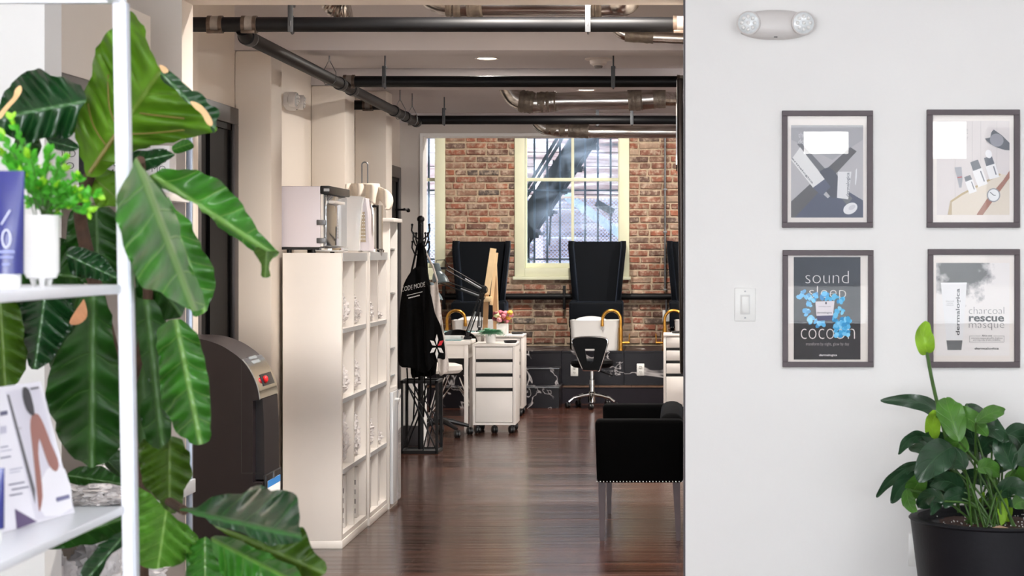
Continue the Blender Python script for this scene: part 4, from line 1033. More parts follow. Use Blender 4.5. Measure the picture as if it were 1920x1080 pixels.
white_print = plain('white_apron_print', '#e6e4e4', 0.6)
red_print = plain('red_apron_print', '#c8202c', 0.6)
yy = YA-0.082
for a in ((0, (757, 540, 762, 531)),): pass
fit_text('CODE MODE', P(753, 547, yy), P(797, 537, yy)-P(753, 547, yy), P(755, 538.5, yy)-P(755, 547, yy), white_print, t, offset=-0.02)
for k in range(9): MB().bar(P(766+k*2.4, 559-k*0.62, yy), P(767.5+k*2.4, 558.6-k*0.62, yy), 0.007, 0.001, up=(0, 1, 0)).build('printed_small_line', white_print, t)
MB().bar(P(763, 554, yy), P(792, 547, yy), 0.0025, 0.001, up=(0, 1, 0)).build('printed_rule', white_print, t)
t = thing('black_apron', 'black apron with white and red star flower emblem on the coat rack', 'apron', P(812, 560, YA-0.1), 'aprons on the coat rack')
solid(sheet('apron_cloth', cloth_black, [(798, 530), (806, 545), (815, 585), (826, 610), (832, 640), (834, 673), (820, 672), (808, 690), (800, 692), (796, 640), (796, 580)], folds(YA-0.11, 2, 0.014, 0.3, 0.01), t, step=4), 0.003)
for k in range(6):   # six-petalled star flower
    a = math.pi/2+k*math.pi/3; c = P(819, 650, YA-0.135)
    sx_ = 0.9
    def q(r_, da): return c+Vector((math.cos(a+da)*r_*sx_*0.0385, 0, math.sin(a+da)*r_*0.0385*1.45))
    ptl = [q(0.22, 0), q(0.95, 0.33), q(1.6, 0), q(0.95, -0.33)]
    MB().prism(ptl, (0, 0.0012, 0)).build('emblem_petal', red_print if k == 5 else white_print, t)
t = thing('beige_apron', 'grey-beige apron hanging at the right of the coat rack', 'apron', P(830, 560, YA+0.2), 'aprons on the coat rack')
solid(sheet('apron_cloth', cloth_beige, [(803, 540), (812, 535), (820, 527), (822, 545), (828, 590), (835, 640), (842, 690), (834, 700), (824, 703), (820, 672), (815, 640), (812, 600)], folds(YA+0.0, 3, 0.012, 0.5, 0.01), t, step=4), 0.003)
MB().tube([P(820, 527, YA), P(812, 500, YA+0.06), P(797, 470, YA+0.16)], 0.007, 6).build('neck_strap', cloth_beige, t)
t = thing('hanging_black_bag', 'black bag and straps bunched behind the aprons on the rack', 'bag', P(800, 480, YR), )
solid(sheet('bag_cloth', cloth_black, [(785, 462), (795, 460), (801, 500), (806, 530), (812, 560), (818, 640), (815, 700), (790, 705), (770, 700), (774, 600), (778, 520)], folds(YR-0.08, 5, 0.02, 0.4), t, step=5), 0.01)
for px in (763, 776, 795, 806): MB().tube([P(px, 690, YA+0.02), P(px+2, 730, YA+0.0), P(px-1, 770+(px % 7)*3, YA)], 0.006, 6).build('tie_string', cloth_black, t)
# ================================================================ CUBBY SHELVES ALONG THE LEFT WALL
SH = (1.078, 0.733, 0.385)
def cubby(lbl, x0, x1, y0, y1, H, cols=2):
    t = thing('cubby_shelf', lbl, 'shelf', ((x0+x1)/2, (y0+y1)/2, 0), 'white cubby shelves'); th = 0.03
    MB().box(x0, x1, y0, y0+th, 0.04, H, b=0.002).build('side_panel', white_lam, t)
    MB().box(x0, x1, y1-th, y1, 0.04, H, b=0.002).build('side_panel', white_lam, t)
    MB().box(x0, x1, y0+th, y1-th, H-0.04, H, b=0.002).build('top_board', white_lam, t)
    MB().box(x1, x1+0.002, y0+th, y1, H-0.042, H).build('top_edge_band', white_edge, t)
    MB().box(x0, x1+0.003, y0, y1, 0, 0.04, b=0.002).build('plinth', white_lam, t)
    MB().box(x0, x1, y0+th, y1-th, 0.04, 0.065).build('bottom_board', white_lam, t)
    MB().box(x0, x0+0.01, y0+th, y1-th, 0.065, H-0.04).build('back_panel', white_lam, t)
    for z in SH:
        b = MB().box(x0+0.01, x1, y0+th, y1-th, z-0.022, z).build('shelf_board', white_lam, t)
        MB().box(x1, x1+0.0015, y0+th, y1-th, z-0.022, z).build('edge_band', white_edge, b)
    ym = (y0+y1)/2; zs = [0.065]+[s for s in reversed(SH)]+[H-0.04]
    for a, b in zip(zs, zs[1:]):
        MB().box(x0+0.01, x1-0.004, ym-0.009, ym+0.009, a, b-(0.022 if b != H-0.04 else 0)).build('divider', white_lam, t)
    return ym
U1 = (-1.937, -1.647, 9.16, 9.905); U2 = (-1.93, -1.638, 9.925, 10.54)
m1 = cubby('white cubby shelf nearest the camera under the towel warmer', *U1, 1.452)
m2 = cubby('white cubby shelf in the middle under the perforated appliance', *U2, 1.455)
def lump(name, lbl, c, rx, ry, h, seed, group=None, cat='paper bundle', rough=1.0, mat=crinkle):
    m = MB(); bmesh.ops.create_icosphere(m.bm, subdivisions=5, radius=1.0)
    for v in m.bm.verts:
        d = v.co.normalized(); z = (d.z+1)/2; tap = 1.0-0.55*z
        n1 = noise.noise(d*3.1+Vector((seed*3.7, 0, 0))); n2 = abs(noise.noise(d*7.0+Vector((0, seed*1.9, 0)))); n3 = abs(noise.noise(d*14.0+Vector((seed, 0, 5))))
        k = 1+rough*(0.22*n1+0.6*(n2-0.2)+0.45*(n3-0.2))
        v.co = Vector((c[0]+d.x*rx*tap*k*1.25, c[1]+d.y*ry*tap*k*1.25, c[2]+max(0, z*h*(0.9+0.1*k))))
    o = m.build(name, mat, None, angle=60, base=c)
    return tag(o, lbl, cat, group)
rowz = [SH[0], SH[1], SH[2]]; rn = ['top', 'second', 'third']; hts = {(0, 0): .20, (0, 1): .17, (1, 0): .19, (1, 1): .2, (2, 0): .30, (2, 1): .27}
for u, (U, ym, un) in enumerate(((U1, m1, 'nearest'), (U2, m2, 'middle'))):
    for rI in range(3):
        for cI in range(2):
            if u == 1 and rI == 1: continue
            ya, yb_ = ((U[2]+0.03, ym-0.009), (ym+0.009, U[3]-0.03))[cI]
            h_ = hts[(rI, cI)]*(0.75 if u else 1.0)
            if u == 1 and cI == 1: h_ *= 0.5
            lump('crinkled_bundle', 'crinkled white bundle in the %s row of the %s cubby shelf, %s column' % (rn[rI], un, ('near', 'far')[cI]),
                 (U[1]-0.075, yb_-0.105 if u == 0 else yb_-0.09, rowz[rI]), 0.058, 0.072, h_, 3+u*11+rI*5+cI, 'crinkled white bundles in the cubbies')
    for cI in range(2):   # flat cartons standing in the bottom row
        ya, yb_ = ((U[2]+0.03, ym-0.009), (ym+0.009, U[3]-0.03))[cI]
        c0 = Vector((U[1]-0.12, yb_-0.09, 0.065))
        t = thing('flat_carton', 'pale printed carton in the bottom row of the %s cubby shelf, %s column' % (un, ('near', 'far')[cI]), 'carton', c0, 'cartons in the bottom cubbies')
        MB().box(U[1]-0.22, U[1]-0.03, yb_-0.11, yb_-0.05, 0.065, 0.33, b=0.003).build('carton_body', plain('pale_card', '#e2dedb', 0.6), t)
        for k in range(4): MB().box(U[1]-0.09, U[1]-0.035, yb_-0.1108, yb_-0.11, 0.09+k*0.05, 0.115+k*0.05).build('printed_block', flat(('#a9a5a5', '#8c8888')[k % 2]), t)

# narrow bookcase with a door below
x0, x1, y0, y1, H = -1.92, -1.628, 10.56, 10.86, 1.628
t = thing('narrow_bookcase', 'narrow tall white bookcase with peg holes and a glossy lower door', 'bookcase', (-1.77, 10.7, 0))
MB().box(x0, x1, y0, y0+0.03, 0.0, H, b=0.002).build('side_panel', white_lam, t); MB().box(x0, x1, y1-0.022, y1, 0.0, H, b=0.002).build('side_panel', white_lam, t)
MB().box(x0-0.005, x1+0.025, y0-0.015, y1+0.02, H, H+0.022, b=0.003).build('top_board', white_lam, t)
MB().box(x0, x0+0.01, y0+0.03, y1-0.022, 0, H).build('back_panel', white_lam, t)
MB().box(x0, x1, y0+0.03, y1-0.022, 0, 0.06).build('plinth', white_lam, t)
zd = PZ(735, 10.6)
MB().box(x0+0.01, x1, y0+0.03, y1-0.022, zd+0.0, zd+0.02).build('fixed_shelf', white_lam, t)
for py in (467, 549, 652, 703):
    z = PZ(py, 10.8); s = MB().box(x0+0.01, x1-0.01, y0+0.03, y1-0.022, z-0.004, z+0.004).build('glass_shelf', plain('shelf_glass_edge', '#b9c2c6', 0.1, coat=0.5), t)
    MB().cyl((x1-0.05, y1-0.022, z-0.008), (x1-0.05, y1-0.04, z-0.008), 0.006, seg=8).build('shelf_pin', steel, s)
for k in range(14): MB().cyl((x1-0.06, y1-0.0225, 0.66+k*0.062), (x1-0.06, y1-0.0222, 0.66+k*0.062), 0.004, seg=8).build('peg_hole', slot_m, t)
dr = MB().box(x1+0.002, x1+0.02, y0+0.004, y1+0.002, 0.03, zd, b=0.002).build('door', plain('glossy_white_door', '#e3e8ee', 0.1, coat=0.6), t)
MB().cyl((x1+0.02, y1-0.22, zd-0.045), (x1+0.045, y1-0.22, zd-0.045), 0.009).build('knob', white_gloss, dr)

# ---- towel warmer on the nearest shelf
zt = 1.4525
x0, x1, y0, y1, z0, z1 = -1.985, -1.775, 9.28, 9.86, zt+0.028, PZ(349, 9.28)
t = thing('towel_warmer', 'lilac-white towel warmer cabinet with glass front on the nearest cubby shelf', 'appliance', (-1.88, 9.55, zt))
MB().box(x0, x1, y0, y1, z0, z1, b=0.006).build('cabinet_body', lilac_white, t)
MB().box(x1, x1+0.045, y0-0.004, y1, z1-0.038, z1+0.002, b=0.004).build('control_panel', blk_plastic, t)
MB().box(x1+0.018, x1+0.046, y0-0.0052, y0-0.0038, z1-0.026, z1-0.012).build('control_label', flat('#b9bcc0'), t)
dr = MB().box(x1+0.014, x1+0.03, y0+0.01, y1-0.004, z0+0.005, z1-0.04, b=0.004).build('glass_door', plain('mirror_glass', '#aeb4ba', 0.08, 0.85), t)
MB().box(x1+0.001, x1+0.014, y0+0.004, y1, z0+0.004, z1-0.04).build('door_frame', white_lam, t)
MB().box(x1+0.031, x1+0.06, y0+0.05, y0+0.36, z1-0.085, z1-0.07, b=0.004).build('door_handle', white_lam, dr)
for z in (z0+0.02, z0+0.11): MB().box(x1-0.018, x1+0.028, y0-0.006, y0+0.012, z, z+0.026, b=0.003).build('hinge', steel, t)
MB().box(x1-0.03, x1+0.055, y0+0.02, y1-0.1, z0-0.022, z0-0.002, b=0.004).build('drip_tray', chrome, t)
for fx in (x0+0.05, x1-0.04):
    for fy in (y0+0.03, y1-0.04): MB().cyl((fx, fy, zt), (fx, fy, z0), 0.012).build('foot', blk_plastic, t)
MB().box(x0+0.005, x1-0.005, y0+0.006, y1-0.006, z0-0.012, z0).build('underside', blk_plastic, t)

# ---- white appliance with perforated panel, chrome canister and draped towel (on the middle shelf)
zt = 1.4555; Yq = 9.97
t = thing('perforated_appliance', 'white curved appliance with a beige perforated panel beside the towel warmer', 'appliance', P(668, 470, Yq))
prof = [(636, 470), (636, 385), (640, 372), (655, 367), (676, 368), (681, 371), (678, 385), (675, 420), (673, 470)]
MB().prism([Vector((PX(a, Yq), Yq, max(zt, PZ(b, Yq)))) for a, b in prof], (0, 0.13, 0)).build('side_cheek', white_gloss, t)
prof2 = [(672, 470), (675, 400), (680, 375), (690, 372), (694, 400), (697, 470)]
MB().prism([Vector((PX(a, Yq+0.13), Yq+0.05, max(zt, PZ(b, Yq+0.13)))) for a, b in prof2], (0, 0.16, 0)).build('front_body', lilac_white, t)
yy = Yq+0.049
pan = MB().prism([P(a, b, yy) for a, b in ((674, 454), (675, 398), (684, 397), (686, 454))], (0, -0.004, 0)).build('perforated_panel', plain('beige_metal', '#a8977f', 0.35, 0.5), t)
for i in range(8):
    for j in range(3):
        q = P(676.3+j*3.4+i*0.15, 402+i*6.6, yy-0.005); MB().lathe([(0.0032, 0), (0.0032, 0.001), (0, 0.001)], q, 10, axis=(0, -1, 0)).build('perforation', white_gloss, pan)
Yc = 10.32; xcn = PX(696, Yc)
t = thing('chrome_canister', 'shiny chrome canister with beige lid and loop handle under a towel', 'canister', (xcn, Yc, zt))
MB().lathe([(0.07, 0), (0.072, 0.012), (0.063, 0.02), (0.063, 0.26), (0.0, 0.26)], (xcn, Yc, zt), 28).build('canister_body', chrome, t)
MB().lathe([(0.06, 0.26), (0.06, 0.3), (0.083, 0.345), (0.083, 0.375), (0.08, 0.38), (0.0, 0.38)], (PX(684, Yc), Yc, zt), 32).build('lid', plain('beige_lid', '#e3d8c6', 0.6), t)
q = PX(684, Yc); z_ = zt+0.38
MB().tube([(q-0.016, Yc, z_), (q-0.016, Yc, z_+0.105)]+[(q-0.016*math.cos(a), Yc, z_+0.105+0.014*math.sin(a)) for a in (0.5, 1.0, 1.57, 2.1, 2.6)]+[(q+0.016, Yc, z_+0.105), (q+0.016, Yc, z_)], 0.0042, 8).build('loop_handle', steel, t)
MB().box(PX(697, Yc)-0.0, PX(711, Yc), Yc-0.12, Yc-0.04, zt, zt+0.024, b=0.004).build('drip_tray', chrome, t)
MB().ball(P(703, 386, Yc-0.09), (0.014, 0.014, 0.009), 12, 8).build('tap_knob', blk_plastic, t)
solidt = None
def drape(px, py):
    return 10.22-0.05*math.cos((px-690)/40*1.2)+0.03*math.sin(px*0.25)+(0.0009*(370-py))
o = sheet('draped_towel', cloth_cream, [(647, 350), (652, 344), (680, 345), (705, 348), (722, 355), (733, 366), (736, 378), (731, 392), (722, 393), (719, 382), (712, 376), (706, 385), (697, 380), (688, 372), (676, 368), (660, 370), (648, 368)], drape, step=4)
tag(solid(o, 0.006), 'cream towel draped over the canister on the middle cubby shelf', 'towel')
MB  # keep

# ---- emergency lights
clear_m = plain('clear_lamp_plastic', '#dfe3e4', 0.12, coat=0.6, var=0.12, scale=60)
def emergency(lbl, c, sc, rotz):
    t = thing('emergency_light', lbl, 'emergency light', (0, 0, 0), 'twin-head emergency lights')
    body = plain('warm_white_plastic', '#dedad7', 0.4)
    m = MB(); rows = []
    for i in range(25):
        u = i/24*2-1; x = u*0.118; hz = 0.05*(1-0.42*abs(u)**2.6); d = 0.058*(1-0.35*abs(u)**3)
        ring = [(-0.0, -hz), (-d*0.55, -hz), (-d*0.9, -hz*0.72), (-d, -hz*0.3), (-d, hz*0.5), (-d*0.8, hz*0.85), (-d*0.5, hz), (-0.0, hz)]
        rows.append([m.bm.verts.new((x, y, z)) for y, z in ring])
    for a, b in zip(rows, rows[1:]): m.bridge(a, b)
    m.bm.faces.new(list(reversed(rows[0]))); m.bm.faces.new(rows[-1]); m.build('housing', body, t, angle=45)
    MB().box(-0.006, 0.006, -0.053, -0.046, -0.0465, -0.044).build('test_button', slot_m, t)
    for s in (-1, 1):
        ax = (s*0.12, -1, -0.08); c0 = (s*0.09, -0.028, 0.004)
        hd = MB().lathe([(0.02, -0.01), (0.039, 0.005), (0.0415, 0.03), (0.0405, 0.04), (0.037, 0.042), (0.036, 0.036), (0.0, 0.034)], c0, 32, axis=ax).build('lamp_head', body, t)
        ln = MB().lathe([(0.0, 0.047), (0.025, 0.0455), (0.0365, 0.041), (0.0365, 0.036), (0.0, 0.036)], c0, 32, axis=ax).build('lens', clear_m, hd)
        A = Vector(ax).normalized(); U = Vector((1, 0, 0)); U = (U-A*U.dot(A)).normalized(); Vv = A.cross(U)
        m = MB()
        for k in range(9):
            rr, aa = (0, 0) if k == 0 else (0.022, k*math.pi/4)
            p = Vector(c0)+A*0.0455+U*rr*math.cos(aa)+Vv*rr*math.sin(aa); m.ball(p, 0.0068, 10, 6)
        m.build('reflector_dots', plain('reflector_white', '#f4f4f2', 0.15), hd)
    t.location = c; t.rotation_euler = (0, 0, rotz); t.scale = (sc, sc, sc); return t
emergency('white twin-head emergency light high on the white wall', P(1453, 48, 6.475), 1.0, 0)
emergency('small emergency light with clear lamps on the left wall above the towel warmer', (-2.139, 10.25, PZ(190, 10.25)), 1.0, math.pi/2)

# ---- water cooler
Yn, Yf = 7.52, 7.86
t = thing('water_cooler', 'dark brown water cooler with curved top and chrome panel beside the fig', 'water cooler', (-1.83, 7.7, 0))
pf = [(345, 634), (378, 636), (410, 646), (433, 659), (453, 675), (469, 697), (481, 724), (486, 750)]
prof = catmull([Vector((PX(a, Yn), 0, PZ(b, Yn))) for a, b in pf], 4, False)
low = [(490, 800), (491, 890), (491, 905)]
bx = PX(491, Yn)
body = [Vector((q.x, Yn, q.z)) for q in prof]+[Vector((PX(474, Yn), Yn, PZ(752, Yn))), Vector((PX(474, Yn), Yn, PZ(905, Yn))), Vector((bx, Yn, PZ(905, Yn))), Vector((bx, Yn, 0.0)), Vector((-2.03, Yn, 0.0)), Vector((-2.03, Yn, PZ(634, Yn)))]
MB().prism(body, (0, Yf-Yn, 0)).build('body_shell', cooler_m, t, angle=25)
fx = [Vector((PX(474, Yn), 0, PZ(748, Yn))), Vector((PX(487, Yn), 0, PZ(750, Yn))), Vector((PX(490, Yn), 0, PZ(800, Yn))), Vector((PX(491, Yn), 0, PZ(902, Yn))), Vector((PX(474, Yn), 0, PZ(902, Yn)))]
MB().prism([Vector((q.x, Yn+0.05, q.z)) for q in fx], (0, Yf-Yn-0.06, 0)).build('dispenser_recess', plain('black_recess', '#151216', 0.5), t)
pan = [q for q in prof if PX(450, Yn) < q.x]
m = MB(); nn = len(pan); A = []
for q in pan:
    A.append([m.bm.verts.new((q.x+dx, yy, q.z+dz)) for yy in (Yn+0.004, Yf-0.004) for dx, dz in ((0.0006, 0.0006), (0.004, 0.004))])
for a, b in zip(A, A[1:]):
    m.bm.faces.new((a[1], a[3], b[3], b[1])); m.bm.faces.new((a[0], a[1], b[1], b[0])); m.bm.faces.new((a[2], b[2], b[3], a[3]))
m.bm.faces.new((A[0][0], A[0][2], A[0][3], A[0][1])); m.bm.faces.new((A[-1][0], A[-1][1], A[-1][3], A[-1][2]))
cp = m.build('chrome_panel', plain('chrome_panel', '#c6d2dc', 0.1, 1.0), t)
q = prof[-9]; sl = math.atan2(prof[-12].z-prof[-6].z, prof[-6].x-prof[-12].x)
rotm = Matrix.Rotation(sl, 3, 'Y')
def onpanel(i, y0, y1, L, th, mat, nm):
    q = prof[i]; a, b = prof[max(0, i-2)], prof[min(len(prof)-1, i+2)]; s = math.atan2(a.z-b.z, b.x-a.x)
    MB().box(q.x-L/2, q.x+L/2, y0, y1, q.z, q.z+th, rot=Matrix.Rotation(s, 3, 'Y'), piv=(q.x, 0, q.z)).build(nm, mat, cp)
onpanel(len(prof)-6, Yn+0.10, Yf-0.05, 0.05, 0.008, blk_plastic, 'button_recess')
onpanel(len(prof)-12, Yn+0.10, Yf-0.10, 0.035, 0.0055, plain('display_grey', '#5c666c', 0.2), 'display')
qq = prof[len(prof)-6]; MB().ball((qq.x+0.012, Yn+0.13, qq.z+0.004), (0.012, 0.016, 0.016), 12, 8).build('red_button', plain('red_button', '#d01820', 0.3), cp)
MB().box(PX(452.5, Yn)-0.0012, PX(452.5, Yn)+0.0012, Yn-0.0008, Yn, PZ(887, Yn), PZ(676, Yn)).build('seam', slot_m, t)
MB().box(PX(452.5, Yn), PX(490, Yn), Yn-0.0008, Yn, PZ(888, Yn), PZ(886.5, Yn)).build('seam', slot_m, t)
tray = MB().box(bx, bx+0.012, Yn+0.03, Yf-0.02, 0.45, PZ(893, Yn), b=0.003).build('drip_tray', blk_plastic, t)
ls = bx+0.0125
lb = MB().box(bx+0.012, ls, Yn+0.05, Yf-0.05, 0.46, PZ(905, Yn)).build('sticker', flat('#f2f4f6'), tray)
MB().box(ls, ls+0.0005, Yn+0.05, Yf-0.05, PZ(918, Yn), PZ(905, Yn)).build('blue_band', flat('#2f7fc8'), tray)
MB().box(bx+0.012, bx+0.016, Yn+0.15, Yn+0.17, PZ(905, Yn), PZ(892, Yn)).build('latch', steel, tray)

# ================================================================ LOVESEAT AND MIRROR BY THE PARTITION
ya, yb2 = 9.38, 10.46; xl = -0.415; xr_ = 0.03
t = thing('loveseat', 'black velvet loveseat with nailhead trim against the partition', 'loveseat', (-0.2, 9.9, 0))
def arm(y0, y1, nm):
    m = MB(); m.box(xl, xr_, y0, y1, 0.295, 0.612, b=0.022, seg=4)
    for v in m.bm.verts:
        if v.co.x < xl+0.1: v.co.x += (0.612-v.co.z)*0.03
    m.build(nm, velvet_black, t)
arm(ya, ya+0.12, 'arm'); arm(yb2-0.12, yb2, 'arm')
MB().box(xl+0.02, xr_-0.08, ya+0.115, yb2-0.115, 0.295, 0.46, b=0.02, seg=3).build('seat', velvet_black, t)
m = MB(); m.box(-0.09, xr_, ya+0.115, yb2-0.115, 0.40, 0.635, b=0.05, seg=5)
m.build('backrest', plain('charcoal_velvet', '#08080a', 0.85, sheen=0.02, spec=0.1), t)
m = MB()
for i in range(27):
    x = xl+0.012+i*0.0165; m.ball((x, ya-0.001, 0.303), (0.0042, 0.003, 0.0042), 8, 5)
m.build('nailhead_trim', chrome, t)
for lx, dx in ((xl+0.035, 0.006), (xr_-0.035, 0.022)):
    for ly in (ya+0.05, yb2-0.05):
        z0_, z1_ = 0.0, 0.30; m = MB(); R0 = []
        for z, w_, o_ in ((0, 0.011, dx if lx > -0.2 else -0.0), (0.30, 0.019, 0)):
            R0.append([m.bm.verts.new((lx+o_*0.5+a*w_, ly+b*w_, z)) for a, b in ((-1, -1), (1, -1), (1, 1), (-1, 1))])
        m.bridge(*R0); m.bm.faces.new(list(reversed(R0[0]))); m.bm.faces.new(R0[1]); m.build('leg', wood_leg, t)
t = thing('wall_mirror', 'dark framed mirror seen edge-on above the loveseat', 'mirror', (0.015, 9.9, 1.6))
m = MB(); zt_, zb_ = PZ(146, 9.4), PZ(702, 9.4); m.box(-0.004, 0.034, 9.4, 10.3, zb_, zt_, b=0.012, seg=4)
for v in m.bm.verts:
    k = (v.co.z-zb_)/(zt_-zb_)
    if v.co.x < 0.015: v.co.x += 0.018*(1-k)-0.003*math.sin(k*3.1)
m.build('frame', plain('bronze_frame', '#3a3432', 0.3, 0.7), t)
MB().box(-0.0105+0.004, -0.0045+0.003, 9.46, 10.24, 1.9, zt_-0.07).build('mirror_glass', plain('mirror', '#d0d4d6', 0.03, 1.0), t)

# ================================================================ WHITE WALL: SWITCH, OUTLET, POSTERS
YW = 6.475
c = P(1397, 571, YW); t = thing('light_switch', 'white rocker light switch on the white wall', 'light switch', c)
MB().box(c.x-0.0365, c.x+0.0365, YW-0.006, YW, c.z-0.058, c.z+0.058, b=0.003).build('cover_plate', plate_m, t)
MB().box(c.x-0.017, c.x+0.017, YW-0.008, YW-0.006, c.z-0.034, c.z+0.034, b=0.001).build('bezel', plain('bezel_white', '#dcdcda', 0.4), t)
MB().box(c.x-0.0135, c.x+0.0135, YW-0.0125, YW-0.0075, c.z-0.029, c.z+0.029, b=0.002, rot=Matrix.Rotation(0.08, 3, 'X')).build('rocker', plate_m, t)
for dz in (-0.046, 0.046): MB().lathe([(0.003, 0), (0.003, 0.001), (0, 0.001)], (c.x, YW-0.006, c.z+dz), 10, axis=(0, -1, 0)).build('screw', steel, t)
c = P(1722, 1030, YW); t = thing('wall_cover_plate', 'white cover plate on the wall behind the black planter', 'cover plate', c)
MB().box(c.x-0.036, c.x+0.036, YW-0.006, YW, c.z-0.058, c.z+0.058, b=0.003).build('plate', plate_m, t)
for dz in (-0.02, 0.02): MB().box(c.x-0.014, c.x+0.014, YW-0.008, YW-0.006, c.z+dz-0.014, c.z+dz+0.014, b=0.002).build('socket', plain('socket_white', '#dcdcd8'), t)

mat_paper = plain('cream_mat_board', '#ece3dc', 0.7)
class Poster:
    def __init__(s, lbl, outer, opening, sheet_, color, tilt=0.0):
        x0, y0, x1, y1 = outer; a, b, c_, d = opening; s.k = 0
        cc = P((x0+x1)/2, (y0+y1)/2, YW); s.t = thing('framed_poster', lbl, 'framed poster', cc, 'framed posters on the white wall')
        Yf_ = YW-0.018
        for nm, q in (('frame_rail', (x0, y0, x1, b)), ('frame_rail', (x0, d, x1, y1)), ('frame_stile', (x0, b, a, d)), ('frame_stile', (c_, b, x1, d))):
            p0, p1 = P(q[0], q[3], YW), P(q[2], q[1], YW); MB().box(p0.x, p1.x, Yf_, YW, p0.z, p1.z, b=0.0012, seg=1).build(nm, frame_m, s.t)
        p0, p1 = P(a, d, YW), P(c_, b, YW); MB().box(p0.x, p1.x, YW-0.006, YW, p0.z, p1.z).build('mat_board', mat_paper, s.t)
        p0, p1 = P(sheet_[0], sheet_[3], YW), P(sheet_[2], sheet_[1], YW)
        s.sheet = MB().box(p0.x, p1.x, YW-0.0066, YW-0.006, p0.z, p1.z).build('poster_sheet', flat(color) if isinstance(color, str) else color, s.t)
        p0, p1 = P(a, d, YW), P(c_, b, YW)
        s.glass = (p0, p1)
        s.clip = sheet_
    def y(s): s.k += 1; return YW-0.0068-0.00012*s.k
    def shape(s, pts, col, nm='printed_shape', smooth=0):
        if smooth: pts = [(q.x, q.y) for q in catmull([Vector((a, b, 0)) for a, b in pts], smooth)]
        c0, c1, c2, c3 = s.clip; pts = [(min(max(a, c0), c2), min(max(b, c1), c3)) for a, b in pts]
        yy = s.y(); m = MB(); m.prism([P(a, b, YW)+Vector((0, yy-YW, 0)) for a, b in pts], (0, 0.0001, 0)); return m.build(nm, col if not isinstance(col, str) else flat(col), s.sheet)
    def circ(s, cx, cy, rx, ry, col, nm='printed_shape', n=24, rot=0):
        return s.shape([(cx+rx*math.cos(a)*math.cos(rot)-ry*math.sin(a)*math.sin(rot), cy+rx*math.cos(a)*math.sin(rot)+ry*math.sin(a)*math.cos(rot)) for a in [2*math.pi*i/n for i in range(n)]], col, nm)
    def text(s, st, x0, y0, x1, y1, col, off=0.0, vertical=False):
        yy = s.y(); d = Vector((0, yy-YW, 0)); a, b, c_, e = P(x0, y1, YW)+d, P(x1, y1, YW)+d, P(x0, y0, YW)+d, P(x1, y0, YW)+d
        if vertical: return fit_text(st, b, e-b, a-b, flat(col), s.sheet, offset=off)
        return fit_text(st, a, b-a, c_-a, flat(col), s.sheet, offset=off)
    def skew(s, st, O, U, Vv, col, off=0.0):
        yy = s.y(); d = Vector((0, yy-YW, 0)); o, u, v = P(*O, YW)+d, P(*U, YW)+d, P(*Vv, YW)+d
        return fit_text(st, o, u-o, v-o, flat(col), s.sheet, offset=off)
    def finish(s):
        p0, p1 = s.glass; MB().box(p0.x, p1.x, YW-0.0125, YW-0.0115, p0.z, p1.z).build('glass', picture_glass, s.t)
# top left: white tube over crossed straps
p = Poster('framed poster of white tubes over dark crossed straps, top left', (1466, 208, 1636, 427), (1476, 218, 1625, 417), (1483, 235, 1618, 408), '#b9b5b6')
p.shape([(1483, 235), (1618, 235), (1618, 262), (1560, 300), (1483, 262)], '#a9a6a8')
p.shape([(1483, 390), (1483, 378), (1521, 345), (1552, 372), (1575, 350), (1618, 376), (1618, 408), (1483, 408)], '#4b4d60')
p.shape([(1483, 378), (1594, 276), (1606, 284), (1490, 408), (1483, 408)], '#57514f')
p.shape([(1494, 270), (1502, 268), (1598, 372), (1588, 385)], '#6d6a6c')
p.shape([(1530, 330), (1553, 314), (1572, 333), (1576, 360), (1562, 372), (1543, 352)], '#47464f', smooth=3)
p.shape([(1483, 300), (1500, 276), (1546, 336), (1524, 352)], '#e6e4e2', 'printed_tube'); p.shape([(1546, 336), (1557, 350), (1541, 368), (1524, 352)], '#55566a', 'printed_cap')
p.skew('ermalogica', (1483.5, 299), (1522, 346), (1486.5, 295), '#3a3a40', 0.012)
p.shape([(1571, 322), (1596, 322), (1590, 374), (1569, 371)], '#e4e2e2', 'printed_tube'); p.text('dermalogica', 1586, 324, 1594, 369, '#50505a', 0.01, True)
p.circ(1594, 391, 14, 10, '#e7e5e6', 'printed_swirl', rot=-0.5); p.circ(1597, 389, 7, 4, '#cfccd0', 'printed_swirl', rot=-0.5)
p.text('the', 1497, 249, 1510, 258, '#f0eeee', -0.02); p.text('do', 1497, 261, 1507, 270, '#f0eeee', -0.02)
p.shape([(1603, 345), (1604, 320), (1606, 315), (1606, 330), (1604, 348)], '#f2f2f2', 'printed_knife'); p.finish()
